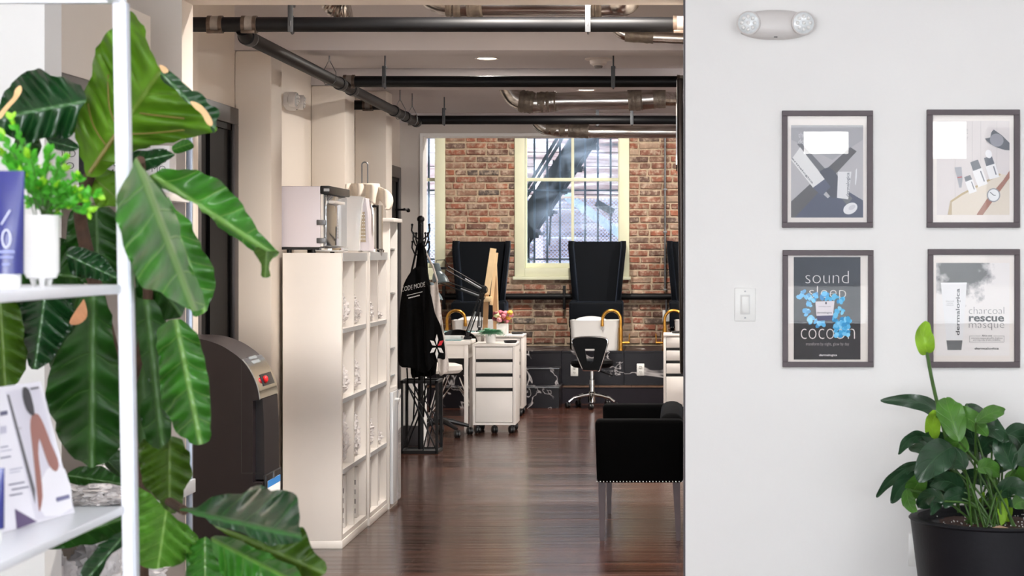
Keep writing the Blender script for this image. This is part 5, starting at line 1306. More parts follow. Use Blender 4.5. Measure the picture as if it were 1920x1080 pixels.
# top right: bottles, sunglasses, watch
p = Poster('framed poster of bottles, sunglasses and a watch, top right', (1737, 206, 1911, 427), (1748, 216, 1900, 417), (1756, 227, 1892, 403), '#d9d0cd')
for xx in (1790, 1822, 1838, 1868): p.shape([(xx, 227), (xx+0.7, 227), (xx+0.7, 403), (xx, 403)], '#c3bab7', 'printed_plank_line')
p.shape([(1783, 403), (1781, 376), (1800, 364), (1875, 326), (1892, 330), (1892, 403)], '#dccfbd', 'printed_pouch'); p.shape([(1781, 377), (1803, 362), (1874, 325), (1876, 328), (1804, 366), (1783, 380)], '#b39a6c', 'printed_zip')
for (bx_, by_, w_, h_, ch, an) in ((1820, 350, 15, 24, 9, -0.35), (1837, 333, 19, 32, 17, -0.35), (1860, 322, 19, 26, 16, -0.3)):
    ca, sa = math.cos(an), math.sin(an)
    def rt(x, y): return (bx_+x*ca-y*sa, by_+x*sa+y*ca)
    p.shape([rt(-w_/2, -h_/2), rt(w_/2, -h_/2), rt(w_/2, h_/2), rt(-w_/2, h_/2)], '#ece9e8', 'printed_bottle'); p.shape([rt(-w_/2*.8, -h_/2-ch), rt(w_/2*.8, -h_/2-ch), rt(w_/2*.85, -h_/2), rt(-w_/2*.85, -h_/2)], '#56575f', 'printed_cap')
    p.shape([rt(w_*0.2, -h_*0.35), rt(w_*0.32, -h_*0.35), rt(w_*0.32, h_*0.3), rt(w_*0.2, h_*0.3)], '#6d6d75', 'printed_label')
p.circ(1853, 289, 6, 8, '#efecec', 'printed_dome', rot=-0.3)
p.shape([(1789, 314), (1802, 313), (1804, 337), (1802, 352), (1798, 352), (1795, 338)], '#9c9aa0', 'printed_tube'); p.shape([(1794, 332), (1803, 331), (1803, 333), (1795, 334)], '#b04848', 'printed_band')
p.shape([(1846, 260), (1856, 258), (1862, 243), (1892, 268), (1892, 282), (1872, 278), (1856, 270)], '#4c4a4e', 'printed_sunglasses', 2); p.circ(1868, 263, 13, 12, '#8e8a90', 'printed_lens', rot=0.5)
p.shape([(1830, 403), (1842, 403), (1892, 334), (1892, 320), (1880, 338), (1850, 373)], '#9a5b3c', 'printed_strap'); p.circ(1862, 366, 12.5, 13, '#8a8a8c', 'printed_watch_case'); p.circ(1862, 366, 10.5, 11, '#ecebea', 'printed_watch_dial'); p.shape([(1862, 367), (1855, 361), (1856, 360), (1862.6, 365.6), (1866, 366), (1866, 367)], '#444444', 'printed_hands')
p.text('care', 1797, 242, 1814, 251, '#8d8583', -0.02); p.text('fly', 1804, 254, 1814, 265, '#8d8583', -0.02)
p.shape([(1781, 376), (1784, 379), (1784, 403), (1776, 403)], '#b9a27c', 'printed_tassel'); p.finish()
# bottom left: sound sleep cocoon
p = Poster('framed dark poster reading sound sleep cocoon, bottom left', (1467, 469, 1637, 688), (1477, 479, 1627, 678), (1488, 482, 1613, 674), '#16151d')
p.shape([(1488, 482), (1500, 482), (1518, 510), (1516, 560), (1524, 674), (1488, 674)], '#0f0e13', smooth=0)
p.text('sound', 1510, 508, 1591, 531, '#efe7e3', -0.022); p.text('sleep', 1517, 536, 1586, 566, '#efe7e3', -0.022)
r = random.Random(12); blues = ['#3fa7dd', '#5cbcec', '#74c9f2', '#2f93cc', '#8ad6f7']
path = [(1503, 552), (1512, 555), (1518, 570), (1515, 585), (1520, 600), (1530, 605), (1540, 607), (1527, 558), (1545, 556), (1562, 556), (1575, 562), (1574, 580), (1565, 595), (1570, 610), (1580, 605), (1588, 602), (1582, 618), (1572, 624)]
for k, (bx_, by_) in enumerate(path):
    for j in range(5):
        p.circ(bx_+r.uniform(-6, 6), by_+r.uniform(-6, 6), r.uniform(3.0, 6.5), r.uniform(2.5, 5), r.choice(blues), 'printed_cloud', 10, r.uniform(0, 3))
p.shape([(1528, 565), (1564, 564), (1561, 591), (1530, 592)], '#e9e4ea', 'printed_jar'); p.shape([(1530, 592), (1561, 591), (1559, 600), (1532, 601)], '#5b5a78', 'printed_jar_base'); p.circ(1548, 568, 1.5, 2.5, '#4a4658', 'printed_mark'); p.text('dermalogica', 1531, 584, 1559, 588.5, '#4a4a5c', 0.01); p.text('sound sleep cocoon', 1534, 573, 1557, 576, '#8d8a96', 0.0)
p.text('coco', 1501, 616, 1563, 635, '#efe7e3', -0.022); p.text('on', 1566, 616, 1602, 635, '#efe7e3', -0.022)
for j in range(26): p.circ(r.uniform(1564, 1590), r.uniform(604, 630), r.uniform(2.5, 5.5), r.uniform(2.5, 4.5), r.choice(blues), 'printed_cloud', 10, r.uniform(0, 3))
p.text('transform by night, glow by day', 1510, 641, 1591, 649, '#a9a2a2', -0.004); p.text('dermalogica', 1535, 663, 1568.5, 668, '#efeaea', 0.015); p.finish()
# bottom right: charcoal rescue masque
smoke_m, st_, sp_ = nt('printed_charcoal_smoke')
tc = st_.nodes.new('ShaderNodeTexCoord'); sn = N(st_, 'ShaderNodeTexNoise', Scale=26.0, Detail=8.0, Roughness=0.6); st_.links.new(tc.outputs['Object'], sn.inputs['Vector'])
mpx = st_.nodes.new('ShaderNodeSeparateXYZ'); st_.links.new(tc.outputs['Object'], mpx.inputs[0])
cen = P(1800, 505, YW)
vd = N(st_, 'ShaderNodeVectorMath', operation='DISTANCE'); vd.inputs[1].default_value = (cen.x, YW, cen.z); st_.links.new(tc.outputs['Object'], vd.inputs[0])
mr = N(st_, 'ShaderNodeMath', operation='MULTIPLY_ADD'); mr.inputs[1].default_value = -5.2; mr.inputs[2].default_value = 0.62; st_.links.new(vd.outputs['Value'], mr.inputs[0])
ad = N(st_, 'ShaderNodeMath', operation='ADD'); st_.links.new(mr.outputs[0], ad.inputs[0]); st_.links.new(sn.outputs['Fac'], ad.inputs[1])
rp = ramp(st_, [(0.50, hexc('#ebe5e2')), (0.62, hexc('#b9b5b4')), (0.80, hexc('#4d4b4b'))]); st_.links.new(ad.outputs[0], rp.inputs[0]); st_.links.new(rp.outputs[0], sp_.inputs['Base Color']); sp_.inputs['Roughness'].default_value = 0.6
p = Poster('framed poster reading charcoal rescue masque, bottom right', (1739, 467, 1911, 689), (1749, 478, 1901, 678), (1755, 493, 1892, 667), smoke_m)
p.shape([(1763.5, 531), (1812, 530.5), (1805, 637), (1774, 637)], '#e8e6e6', 'printed_tube'); p.shape([(1763, 530), (1812.5, 529.5), (1812, 533), (1764, 533)], '#f4f2f2', 'printed_crimp'); p.shape([(1774, 638), (1804, 638), (1802, 656), (1776, 656)], '#6a6b6c', 'printed_cap')
p.text('dermalogica', 1791.5, 541, 1801, 628.5, '#3b3b3e', 0.018, True); p.text('charcoal\nrescue\nmasque', 1773, 563, 1788, 574, '#9a9898', -0.004)
p.text('charcoal', 1816, 575.5, 1882, 588.5, '#3c3a3b', -0.022); p.text('rescue', 1816, 592.5, 1882, 603, '#2a292a', 0.028); p.text('masque', 1816, 606, 1882, 619, '#3c3a3b', -0.022)
x0, y0, x1, y1 = 1817, 629.5, 1882, 641.5
for q in ((x0, y0, 1838, y0+0.5), (1862, y0, x1, y0+0.5), (x0, y1-0.5, x1, y1), (x0, y0, x0+0.5, y1), (x1-0.5, y0, x1, y1)): p.shape([(q[0], q[1]), (q[2], q[1]), (q[2], q[3]), (q[0], q[3])], '#6a6666', 'printed_rule')
p.text('All-in-one', 1840, 627.5, 1859, 630.8, '#333333', 0.012); p.text('treatment masque detoxifies, brightens\nand invigorates all skin conditions.', 1820, 632, 1879, 639.5, '#5c5858', 0.0)
p.text('dermalogica', 1826.5, 651, 1872, 656.5, '#262526', 0.02); p.finish()

# ================================================================ PEACE LILY IN THE BLACK PLANTER
def strap_leaf(parent, pts, wpx, mat, seed=0, fold=0.25, name='leaf', wave=0.01, roll=0.0, nseg=12, shape=0.9):
    """leaf along a midrib of (px,py,Y) points with its own width, fold and curl"""
    mid = catmull([P(*q) for q in pts], 6, False); n = len(mid); r = random.Random(seed)
    W = wpx*pts[0][2]/F/2; bm = bmesh.new(); rows = []; NV = 4; us = []
    view = Vector((0, -1, 0.15)).normalized()
    for i, p in enumerate(mid):
        u = i/(n-1); t_ = (mid[min(i+1, n-1)]-mid[max(i-1, 0)]).normalized()
        s = t_.cross(view); s = s.normalized() if s.length > 1e-4 else Vector((1, 0, 0)); nn = s.cross(t_).normalized()
        cr, sr = math.cos(roll), math.sin(roll); s2 = s*cr+nn*sr; n2 = nn*cr-s*sr
        wv = W*math.sin(math.pi*min(1, u**shape*0.97+0.015))**0.75
        row_ = []
        for j in range(-NV, NV+1):
            v = j/NV; lift = fold*abs(v)*wv+wave*math.sin(u*17+seed+(2 if j > 0 else 0))*abs(v)**2
            row_.append((bm.verts.new(p+s2*v*wv+n2*lift), (u, v*0.5)))
        rows.append(row_)
    uvl = bm.loops.layers.uv.new('UVMap')
    for a, b in zip(rows, rows[1:]):
        for j in range(2*NV):
            q = (a[j], a[j+1], b[j+1], b[j]); f = bm.faces.new([x[0] for x in q]); f.smooth = True
            for lp, x in zip(f.loops, q): lp[uvl].uv = x[1]
    me = bpy.data.meshes.new(name); bm.to_mesh(me); bm.free(); return link(name, me, mat, parent)
YL = 6.02; xp = PX(1872, YL); zr = PZ(968, YL); rr = 0.288
t = thing('peace_lily', 'peace lily with dark leaves growing in the black planter', 'plant', (xp, YL, zr-0.03))
pt = thing('black_planter', 'large round black concrete planter against the white wall', 'planter', (xp, YL, 0))
MB().lathe([(0.20, 0.0), (0.21, 0.01), (rr-0.006, zr-0.012), (rr, zr-0.006), (rr-0.006, zr), (rr-0.03, zr), (rr-0.036, zr-0.03), (0.0, zr-0.04)], (xp, YL, 0), 64).build('pot', pot_black, pt)
m = MB(); m.lathe([(0.02, zr-0.02), (0.12, zr-0.022), (0.2, zr-0.03), (rr-0.037, zr-0.034), (rr-0.037, zr-0.06), (0.0, zr-0.06)], (xp, YL, 0), 40)
for v in m.bm.verts: v.co.z += noise.noise(v.co*14)*0.012
stuff(m.build('potting_soil', soil_m, pt))
r = random.Random(21); m = MB()
for k in range(130):
    a = r.uniform(0, 6.28); q = r.uniform(0.05, 0.235); m.ball((xp+q*math.cos(a), YL+q*math.sin(a), zr-0.024+r.uniform(0, 0.006)), 0.0022, 6, 4)
stuff(m.build('perlite_grains', plate_m, pt))
LV = [((1770, 800), (1745, 764), (1706, 752), (1651, 751), 30, 'd', 0), ((1752, 832), (1748, 806), (1752, 780), (1757, 776), 30, 'b', 0), ((1798, 828), (1786, 790), (1777, 762), (1773, 746), 54, 'm', -.1),
      ((1782, 775), (1805, 780), (1830, 795), (1852, 818), 40, 'm', .1), ((1830, 792), (1848, 780), (1866, 772), (1884, 770), 30, 'm', 0), ((1812, 757), (1835, 785), (1862, 805), (1888, 828), 44, 'd', .2),
      ((1882, 812), (1905, 820), (1918, 840), (1926, 872), 62, 'd', .1), ((1786, 838), (1765, 850), (1742, 872), (1721, 903), 62, 'd', -.1), ((1802, 897), (1775, 905), (1748, 925), (1724, 952), 62, 'd', .05),
      ((1742, 824), (1720, 818), (1700, 828), (1684, 852), 24, 'd', .3), ((1728, 866), (1700, 878), (1668, 902), (1643, 932), 22, 'd', .2), ((1724, 888), (1704, 900), (1684, 920), (1672, 944), 32, 'd', .1),
      ((1734, 888), (1722, 905), (1712, 920), (1706, 936), 38, 'm', 0), ((1700, 918), (1702, 936), (1708, 950), (1718, 960), 26, 'm', 0), ((1832, 880), (1846, 876), (1860, 880), (1874, 892), 36, 'm', .1),
      ((1838, 900), (1850, 902), (1862, 910), (1876, 915), 28, 'm', 0), ((1884, 900), (1900, 900), (1916, 910), (1932, 928), 42, 'm', .1), ((1878, 862), (1896, 862), (1912, 872), (1930, 890), 32, 'd', 0),
      ((1878, 985), (1880, 955), (1876, 925), (1878, 902), 22, 'b', 0), ((1886, 985), (1892, 960), (1888, 935), (1884, 915), 14, 'b', .2), ((1822, 960), (1826, 940), (1822, 925), (1826, 908), 15, 'm', 0), ((1836, 962), (1838, 945), (1842, 932), (1846, 922), 10, 'b', 0),
      ((1815, 845), (1800, 830), (1782, 832), (1762, 850), 36, 'm', .4), ((1840, 850), (1850, 832), (1870, 822), (1892, 825), 40, 'd', .2), ((1850, 885), (1880, 870), (1905, 850), (1922, 822), 34, 'd', .3), ((1830, 830), (1822, 812), (1826, 795), (1840, 785), 40, 'd', -.3),
      ((1770, 870), (1752, 852), (1728, 840), (1704, 842), 30, 'd', -.3), ((1850, 930), (1866, 925), (1884, 935), (1898, 952), 24, 'd', .2), ((1900, 950), (1915, 940), (1930, 945), (1950, 960), 40, 'm', 0), ((1780, 930), (1764, 935), (1752, 950), (1746, 966), 22, 'd', .2), ((1905, 870), (1940, 850), (1965, 860), (1985, 890), 60, 'd', .1), ((1900, 900), (1935, 900), (1960, 920), (1975, 950), 50, 'm', .1)]
LV += [((1810, 880), (1795, 862), (1770, 858), (1748, 866), 44, 'd', .2), ((1850, 860), (1838, 848), (1815, 850), (1796, 866), 40, 'd', -.2), ((1860, 840), (1880, 838), (1900, 846), (1915, 866), 44, 'd', .2),
       ((1800, 920), (1786, 905), (1764, 902), (1744, 912), 40, 'd', .3), ((1850, 910), (1834, 896), (1812, 898), (1798, 915), 34, 'd', .1), ((1870, 930), (1890, 915), (1910, 918), (1928, 935), 40, 'd', .2), ((1842, 945), (1856, 938), (1872, 945), (1884, 960), 26, 'd', .2),
       ((1815, 935), (1800, 928), (1782, 935), (1770, 952), 34, 'd', -.2), ((1900, 880), (1890, 860), (1880, 835), (1878, 808), 44, 'd', .2), ((1790, 860), (1772, 836), (1752, 822), (1728, 818), 36, 'd', .1), ((1770, 940), (1752, 930), (1734, 935), (1720, 950), 30, 'd', 0), ((1905, 930), (1918, 905), (1926, 880), (1930, 850), 40, 'm', .2)]
mm = {'d': lily_dark, 'm': lily_mid, 'b': lily_bright}
for i, L in enumerate(LV):
    yo = YL+random.Random(i*7).uniform(-0.12, 0.10)-(0.05 if i in (18, 8, 7, 14) else 0)
    pts = [(q[0], q[1], yo+0.03*(k-1.5)*(-1 if i % 2 else 1)) for k, q in enumerate(L[:4])]
    strap_leaf(t, pts, L[4], mm[L[5]], i, 0.22, wave=0.004, roll=L[6])
    b = P(*pts[0]); base = Vector((xp+random.Random(i).uniform(-0.11, 0.05), YL+random.Random(i+50).uniform(-0.09, 0.06), zr-0.03))
    if i not in (18, 19, 20, 21): MB().tube(catmull([base, base.lerp(b, 0.5)+Vector((0, 0, 0.03)), b], 4, False), [0.0036]*9, 7).build('petiole', stem_m, t)
m = MB(); sp = [(1798, 960, YL), (1785, 880, YL-.04), (1773, 820, YL-.06), (1762, 775, YL-.07), (1748, 715, YL-.08), (1738, 660, YL-.08)]
m.tube(catmull([P(*q) for q in sp], 5, False), [0.006]*26, 8); m.build('flower_stalk', stem_m, t)
strap_leaf(t, [(1738, 664, YL-.08), (1734, 645, YL-.1), (1732, 625, YL-.09), (1738, 603, YL-.07)], 36, lily_bright, 3, 0.5, name='spathe', wave=0.002, shape=0.8)
m = MB(); m.tube([(xp-0.09, YL-0.19, zr-0.022), (xp-0.03, YL-0.20, zr-0.014), (xp+0.03, YL-0.205, zr-0.02)], [0.004, 0.014, 0.003], 7); m.build('dry_sheath', plain('dry_tan', '#a98c72', 0.8), t)
# ================================================================ RETAIL DISPLAY BEHIND THE FIG
t = thing('retail_display', 'pale retail display shelving along the left wall behind the fig', 'shelving', (-1.9, 5.7, 0))
for z0, z1, xr in ((1.618, 1.643, -1.62), (0.655, 0.70, -1.605), (0.24, 0.27, -1.62)):
    MB().box(-2.28, xr, 5.25, 6.22, z0, z1, b=0.002).build('shelf_board', white_edge if z0 > .5 and z0 < 1 else white_lam, t)
MB().box(-1.632, -1.612, 6.2, 6.215, 0.0, 1.86, b=0.002).build('end_post', plain('pale_blue_metal', '#aab4c4', 0.3, 0.6), t)
MB().box(-2.28, -1.64, 6.222, 6.235, 0.0, 1.89).build('end_panel', plain('dim_beige_panel', '#b9aea6', 0.6), t)
box_m = plain('white_carton', '#f0ecea', 0.45); ink = plain('dark_grey_ink', '#4a4446', 0.6)
bxs = [(-1.655, 6.0, 0.062, 0.152), (-1.722, 6.02, 0.062, 0.146), (-1.79, 5.98, 0.062, 0.14), (-1.862, 5.95, 0.064, 0.15), (-1.75, 5.42, 0.10, 0.155), (-1.865, 5.45, 0.10, 0.15)]
for i, (x, y, wd, hh) in enumerate(bxs):
    lb_ = ('white lettered carton at the right end of the display shelf', 'white lettered carton second from the display shelf end', 'white lettered carton third from the display shelf end', 'white lettered carton fourth from the display shelf end', 'white lettered carton with black bar behind the small shelf plant', 'white lettered carton left of the one with the black bar')[i]
    q = thing('product_carton', lb_, 'carton', (x, y, 1.643), 'white lettered cartons on the display')
    MB().box(x-wd/2, x+wd/2, y-0.03, y+0.05, 1.643, 1.643+hh, b=0.0015).build('carton_body', box_m, q)
    yy = y-0.0306; zt = 1.643+hh
    a = 0.86 if i != 4 else 0.62
    for j, s_ in enumerate(('DED', 'MO')):
        w_ = wd*(0.78 if j == 0 else 0.72)*(1 if i != 4 else 0.7); z_ = zt-(0.055+0.03*j) if i < 4 else zt-0.07-0.035*j
        fit_text(s_, (x-wd*0.42, yy, z_), (w_, 0, 0), (0, 0, 0.02), ink, q, offset=-0.012)
    MB().box(x+wd*0.3, x+wd*0.36, yy-0.0003, yy, zt-0.026, zt-0.012).build('printed_mark', ink, q)
    if i == 4: MB().box(x+wd*0.22, x+wd*0.42, yy-0.0004, yy, 1.646, zt-0.03).build('black_bar', flat('#141416'), q)
lump('crinkled_ornament', 'white crinkled ornament on the display ledge behind the brochure', P(180, 940, 5.55)+Vector((0, 0, -0.0)), 0.12, 0.10, 0.12, 31, 'white crinkled ornaments on the display', 'ornament', 0.9)
bpy.context.scene.objects['crinkled_ornament'].location.z = 0.70
o = lump('crinkled_ornament', 'white crinkled ornament on the display ledge right of the post', (PX(246, 5.9), 5.9, 0.70), 0.07, 0.07, 0.09, 37, 'white crinkled ornaments on the display', 'ornament', 0.9)
o = lump('crinkled_ornament', 'pale pointed crinkled ornament rising behind the fig leaf', (PX(210, 5.95), 5.95, 0.70), 0.07, 0.07, 0.17, 41, 'white crinkled ornaments on the display', 'ornament', 0.9)
o = lump('crinkled_ornament', 'large white crinkled ornament on the lowest display shelf', (PX(212, 5.65), 5.65, 0.27), 0.17, 0.14, 0.36, 43, 'white crinkled ornaments on the display', 'ornament', 0.9)
o = lump('crinkled_ornament', 'white crinkled ornament at the left of the lowest display shelf', (PX(92, 5.45), 5.45, 0.27), 0.10, 0.10, 0.33, 47, 'white crinkled ornaments on the display', 'ornament', 0.9)

# ================================================================ FIDDLE-LEAF FIG
xf, yf = -1.24, 4.35
t = thing('fiddle_leaf_fig', 'large fiddle-leaf fig with broad glossy leaves behind the white shelf', 'plant', (xf, yf, 0))
pt = thing('fig_pot', 'round pot holding the fiddle-leaf fig, below the picture edge', 'planter', (xf, yf, 0))
MB().lathe([(0.13, 0), (0.14, 0.01), (0.17, 0.33), (0.155, 0.33), (0.15, 0.29), (0, 0.285)], (xf, yf, 0), 40).build('pot', plain('white_ceramic', '#e8e6e2', 0.3), pt)
trunk = catmull([Vector((xf, yf, 0.28)), P(260, 1000, 4.3), P(240, 800, 4.25), P(200, 620, 4.22), P(165, 480, 4.2), P(150, 390, 4.15), P(172, 320, 4.0)], 5, False)
MB().tube(trunk, [0.02*(1-0.012*i) for i in range(len(trunk))], 12).build('trunk', bark_m, t)
MB().tube(catmull([P(235, 760, 4.25), P(275, 600, 4.1), P(272, 420, 3.95), P(262, 300, 3.8)], 5, False), 0.011, 10).build('branch', bark_m, t)
MB().tube(catmull([P(250, 900, 4.28), P(300, 930, 4.1), P(345, 957, 3.8)], 5, False), 0.010, 10).build('branch', bark_m, t)
def fig(outline, a, b, Y0, mat, fold=0.0006, tilt=(0, 0), wave=0.018, seed=0, step=7.0, curl=0.0, name='leaf'):
    A, B = Vector(a), Vector(b); d = (B-A); L = d.length; d /= L; nn = Vector((-d.y, d.x)); wl = 95.0
    def dep(px, py):
        q = Vector((px, py))-A; u = q.dot(d)/L; v = q.dot(nn)
        ripple = wave*math.sin((u*L-0.55*abs(v))*2*math.pi/(L/5.0)+seed)*min(1, abs(v)/60.0)
        edge = wave*1.3*math.sin(u*9+seed*2.1+(1.5 if v > 0 else 0))*(abs(v)/90.0)**2
        return Y0+fold*abs(v)+tilt[0]*(px-A.x)/1000+tilt[1]*(py-A.y)/1000+ripple+edge+curl*(u-0.4)**2
    o = sheet(name, mat, outline, dep, t, step, 3, (a, b), jit=7.0 if 'leaf' in name else 0.0); return o
def vein(pts, Y0, r0=0.0035, mat=None): MB().tube(catmull([P(x, y, Y0+dy) for x, y, dy in pts], 5, False), r0, 7).build('leaf_vein', mat or plain('brown_green_vein', '#6a6226', 0.5), t)
# hero leaves, outlines as they hang
fig([(165, 330), (150, 290), (140, 240), (143, 205), (160, 170), (172, 130), (178, 100), (195, 70), (213, 48), (228, 30), (240, 20), (252, 26), (262, 42), (275, 70), (283, 95), (290, 120), (300, 132), (320, 150), (345, 180), (372, 205), (400, 232), (403, 247), (380, 253), (340, 262), (300, 272), (260, 283), (225, 300), (195, 325)], (170, 322), (302, 132), 3.92, leaf_under, 0.0011, (-0.25, 0.3), 0.03, 1)
vein([(168, 324, -.02), (215, 255, -.006), (262, 190, -.02), (300, 134, -.04)], 3.90, 0.0045)
vein([(250, 210, 0), (290, 216, -.01), (345, 222, -.04)], 3.885, 0.0022); vein([(215, 252, 0), (280, 250, -.01), (345, 244, -.04)], 3.895, 0.002); vein([(200, 275, 0), (175, 235, 0.02), (165, 195, 0.04)], 3.9, 0.002); vein([(222, 243, 0), (205, 200, 0.02), (203, 140, 0.05)], 3.89, 0.002)
fig([(300, 132), (312, 124), (335, 148), (360, 168), (380, 178), (398, 196), (411, 212), (404, 226), (401, 250), (392, 236), (376, 205), (350, 195), (325, 170), (305, 150)], (300, 135), (402, 240), 3.80, leaf_dark, 0.0008, (0, 0), 0.02, 2, 5, name='curled_leaf_edge')
fig([(357, 190), (372, 194), (386, 206), (398, 226), (397, 236), (388, 232), (378, 214), (364, 202)], (358, 192), (396, 234), 3.775, scorch_m, 0.0, (0, 0), 0.004, 1, 4, name='scorched_edge')
fig([(298, 122), (310, 125), (316, 134), (306, 137)], (298, 124), (316, 136), 3.785, scorch_m, 0, (0, 0), 0.002, 1, 4, name='scorched_edge')
fig([(160, 190), (155, 170), (130, 147), (95, 141), (72, 130), (40, 140), (15, 162), (0, 198), (-20, 225), (-12, 240), (0, 246), (30, 262), (60, 268), (90, 259), (125, 263), (142, 245), (146, 215)], (160, 190), (-10, 222), 3.88, leaf_dark, 0.0009, (0.3, -0.4), 0.032, 3)
fig([(38, 160), (41, 170), (32, 186), (15, 205), (2, 222), (-8, 222), (8, 200), (24, 182), (28, 168)], (36, 162), (0, 222), 3.80, scorch_m, 0, (0.3, -0.4), 0.004, 3, 4, name='scorched_edge')
fig([(255, 298), (275, 320), (292, 345), (330, 400), (345, 470), (375, 540), (385, 570), (362, 585), (322, 562), (290, 546), (268, 534), (246, 500), (225, 440), (215, 400), (218, 368), (235, 338), (248, 314)], (258, 303), (362, 578), 3.235, leaf_mid, 0.0003, (2.6, 0.0), 0.02, 4)
fig([(303, 370), (345, 402), (365, 430), (382, 470), (400, 505), (403, 540), (387, 582), (362, 592), (350, 540), (328, 470)], (310, 375), (385, 588), 3.80, leaf_mid, 0.0010, (0, 0), 0.03, 5)
fig([(280, 325), (320, 318), (360, 321), (387, 326), (412, 340), (442, 370), (470, 412), (492, 442), (521, 475), (508, 487), (480, 470), (440, 450), (410, 425), (380, 396), (350, 373), (320, 361), (290, 346)], (283, 327), (516, 480), 3.86, leaf_mid, 0.0015, (-0.3, 0), 0.03, 6)
fig([(480, 464), (500, 470), (521, 475), (508, 494), (506, 519), (493, 523), (486, 498)], (500, 468), (497, 522), 3.76, leaf_olive, 0.0008, (0, 0), 0.01, 7, 5, name='leaf_tip')
fig([(247, 288), (290, 281), (330, 287), (312, 304), (285, 316), (260, 322), (244, 306)], (246, 305), (330, 288), 3.98, leaf_dark, 0.001, (0, 0), 0.02, 8, 5)
fig([(325, 272), (350, 262), (362, 270), (352, 285), (335, 288)], (325, 280), (360, 268), 4.2, leaf_mid, 0.001, (0, 0), 0.01, 8, 5)
fig([(298, 612), (328, 600), (355, 608), (371, 640), (386, 690), (394, 740), (393, 800), (386, 830), (366, 833), (340, 816), (320, 790), (304, 760), (297, 700), (294, 650)], (330, 602), (376, 832), 3.78, leaf_mid, 0.0012, (0, 0), 0.035, 9)
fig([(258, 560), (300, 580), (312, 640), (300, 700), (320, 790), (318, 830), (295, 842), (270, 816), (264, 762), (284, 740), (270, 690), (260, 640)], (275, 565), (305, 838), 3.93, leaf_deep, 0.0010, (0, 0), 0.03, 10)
fig([(262, 830), (300, 825), (335, 820), (350, 840), (360, 870), (355, 897), (341, 930), (345, 950), (320, 962), (300, 940), (275, 915), (262, 880)], (318, 822), (318, 958), 3.98, leaf_olive, 0.0012, (0, 0), 0.03, 11)
fig([(246, 925), (268, 918), (292, 935), (310, 950), (325, 965), (350, 985), (375, 1015), (360, 1040), (335, 1055), (300, 1068), (270, 1065), (250, 1045), (242, 985)], (312, 956), (296, 1066), 3.66, leaf_bright, 0.0011, (0, 0), 0.03, 12)
fig([(338, 957), (368, 950), (395, 935), (430, 925), (460, 920), (480, 912), (510, 918), (540, 922), (555, 935), (562, 965), (560, 985), (566, 1010), (546, 1022), (520, 1020), (490, 1018), (460, 1001), (430, 991), (400, 985), (384, 970)], (345, 958), (562, 1005), 3.55, leaf_dark, 0.0011, (-0.2, -2.2), 0.045, 13)
fig([(400, 985), (450, 1000), (520, 1020), (560, 988), (575, 1000), (586, 1035), (611, 1055), (602, 1082), (560, 1092), (500, 1042), (440, 1012)], (410, 990), (606, 1075), 3.72, leaf_olive, 0.001, (0, 0), 0.03, 14)
fig([(395, 1010), (430, 1008), (470, 1024), (520, 1048), (563, 1070), (560, 1105), (440, 1105), (410, 1052)], (400, 1012), (560, 1095), 3.60, leaf_mid, 0.001, (0, -1.5), 0.03, 15)
fig([(352, 1030), (385, 1010), (402, 1030), (412, 1060), (440, 1105), (350, 1105), (348, 1070)], (384, 1012), (385, 1100), 3.68, leaf_mid, 0.001, (0, 0), 0.03, 16)
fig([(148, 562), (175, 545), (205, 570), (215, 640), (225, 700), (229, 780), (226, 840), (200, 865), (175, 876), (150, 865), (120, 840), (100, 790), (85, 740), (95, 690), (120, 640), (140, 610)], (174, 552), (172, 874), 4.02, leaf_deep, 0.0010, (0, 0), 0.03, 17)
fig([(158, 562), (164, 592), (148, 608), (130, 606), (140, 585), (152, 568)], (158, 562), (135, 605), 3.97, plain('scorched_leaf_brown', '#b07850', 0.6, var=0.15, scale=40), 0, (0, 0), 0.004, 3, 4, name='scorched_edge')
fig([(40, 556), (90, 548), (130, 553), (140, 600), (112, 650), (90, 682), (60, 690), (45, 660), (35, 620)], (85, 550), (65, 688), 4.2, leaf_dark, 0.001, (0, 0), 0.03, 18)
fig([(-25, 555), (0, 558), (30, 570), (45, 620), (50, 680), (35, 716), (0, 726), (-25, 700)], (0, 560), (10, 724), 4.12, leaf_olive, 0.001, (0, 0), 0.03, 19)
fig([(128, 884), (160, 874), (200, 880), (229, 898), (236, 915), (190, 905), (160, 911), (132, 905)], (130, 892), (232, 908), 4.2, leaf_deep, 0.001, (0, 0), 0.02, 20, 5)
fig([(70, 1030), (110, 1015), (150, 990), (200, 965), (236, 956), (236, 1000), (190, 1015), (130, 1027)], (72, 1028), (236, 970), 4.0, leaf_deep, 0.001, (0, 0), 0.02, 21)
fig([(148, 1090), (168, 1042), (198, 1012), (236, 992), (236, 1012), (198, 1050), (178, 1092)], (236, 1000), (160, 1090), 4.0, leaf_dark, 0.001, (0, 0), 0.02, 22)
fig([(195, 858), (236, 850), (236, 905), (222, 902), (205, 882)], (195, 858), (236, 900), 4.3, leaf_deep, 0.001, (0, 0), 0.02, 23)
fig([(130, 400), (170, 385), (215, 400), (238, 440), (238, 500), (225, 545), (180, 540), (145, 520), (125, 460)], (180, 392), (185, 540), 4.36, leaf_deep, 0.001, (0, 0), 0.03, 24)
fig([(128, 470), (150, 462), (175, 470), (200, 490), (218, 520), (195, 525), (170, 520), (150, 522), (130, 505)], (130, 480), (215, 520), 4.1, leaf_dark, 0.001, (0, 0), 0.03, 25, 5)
fig([(228, 540), (262, 545), (305, 570), (315, 700), (305, 830), (300, 930), (250, 940), (228, 900)], (265, 545), (268, 930), 4.45, leaf_deep, 0.001, (0, 0), 0.03, 26)
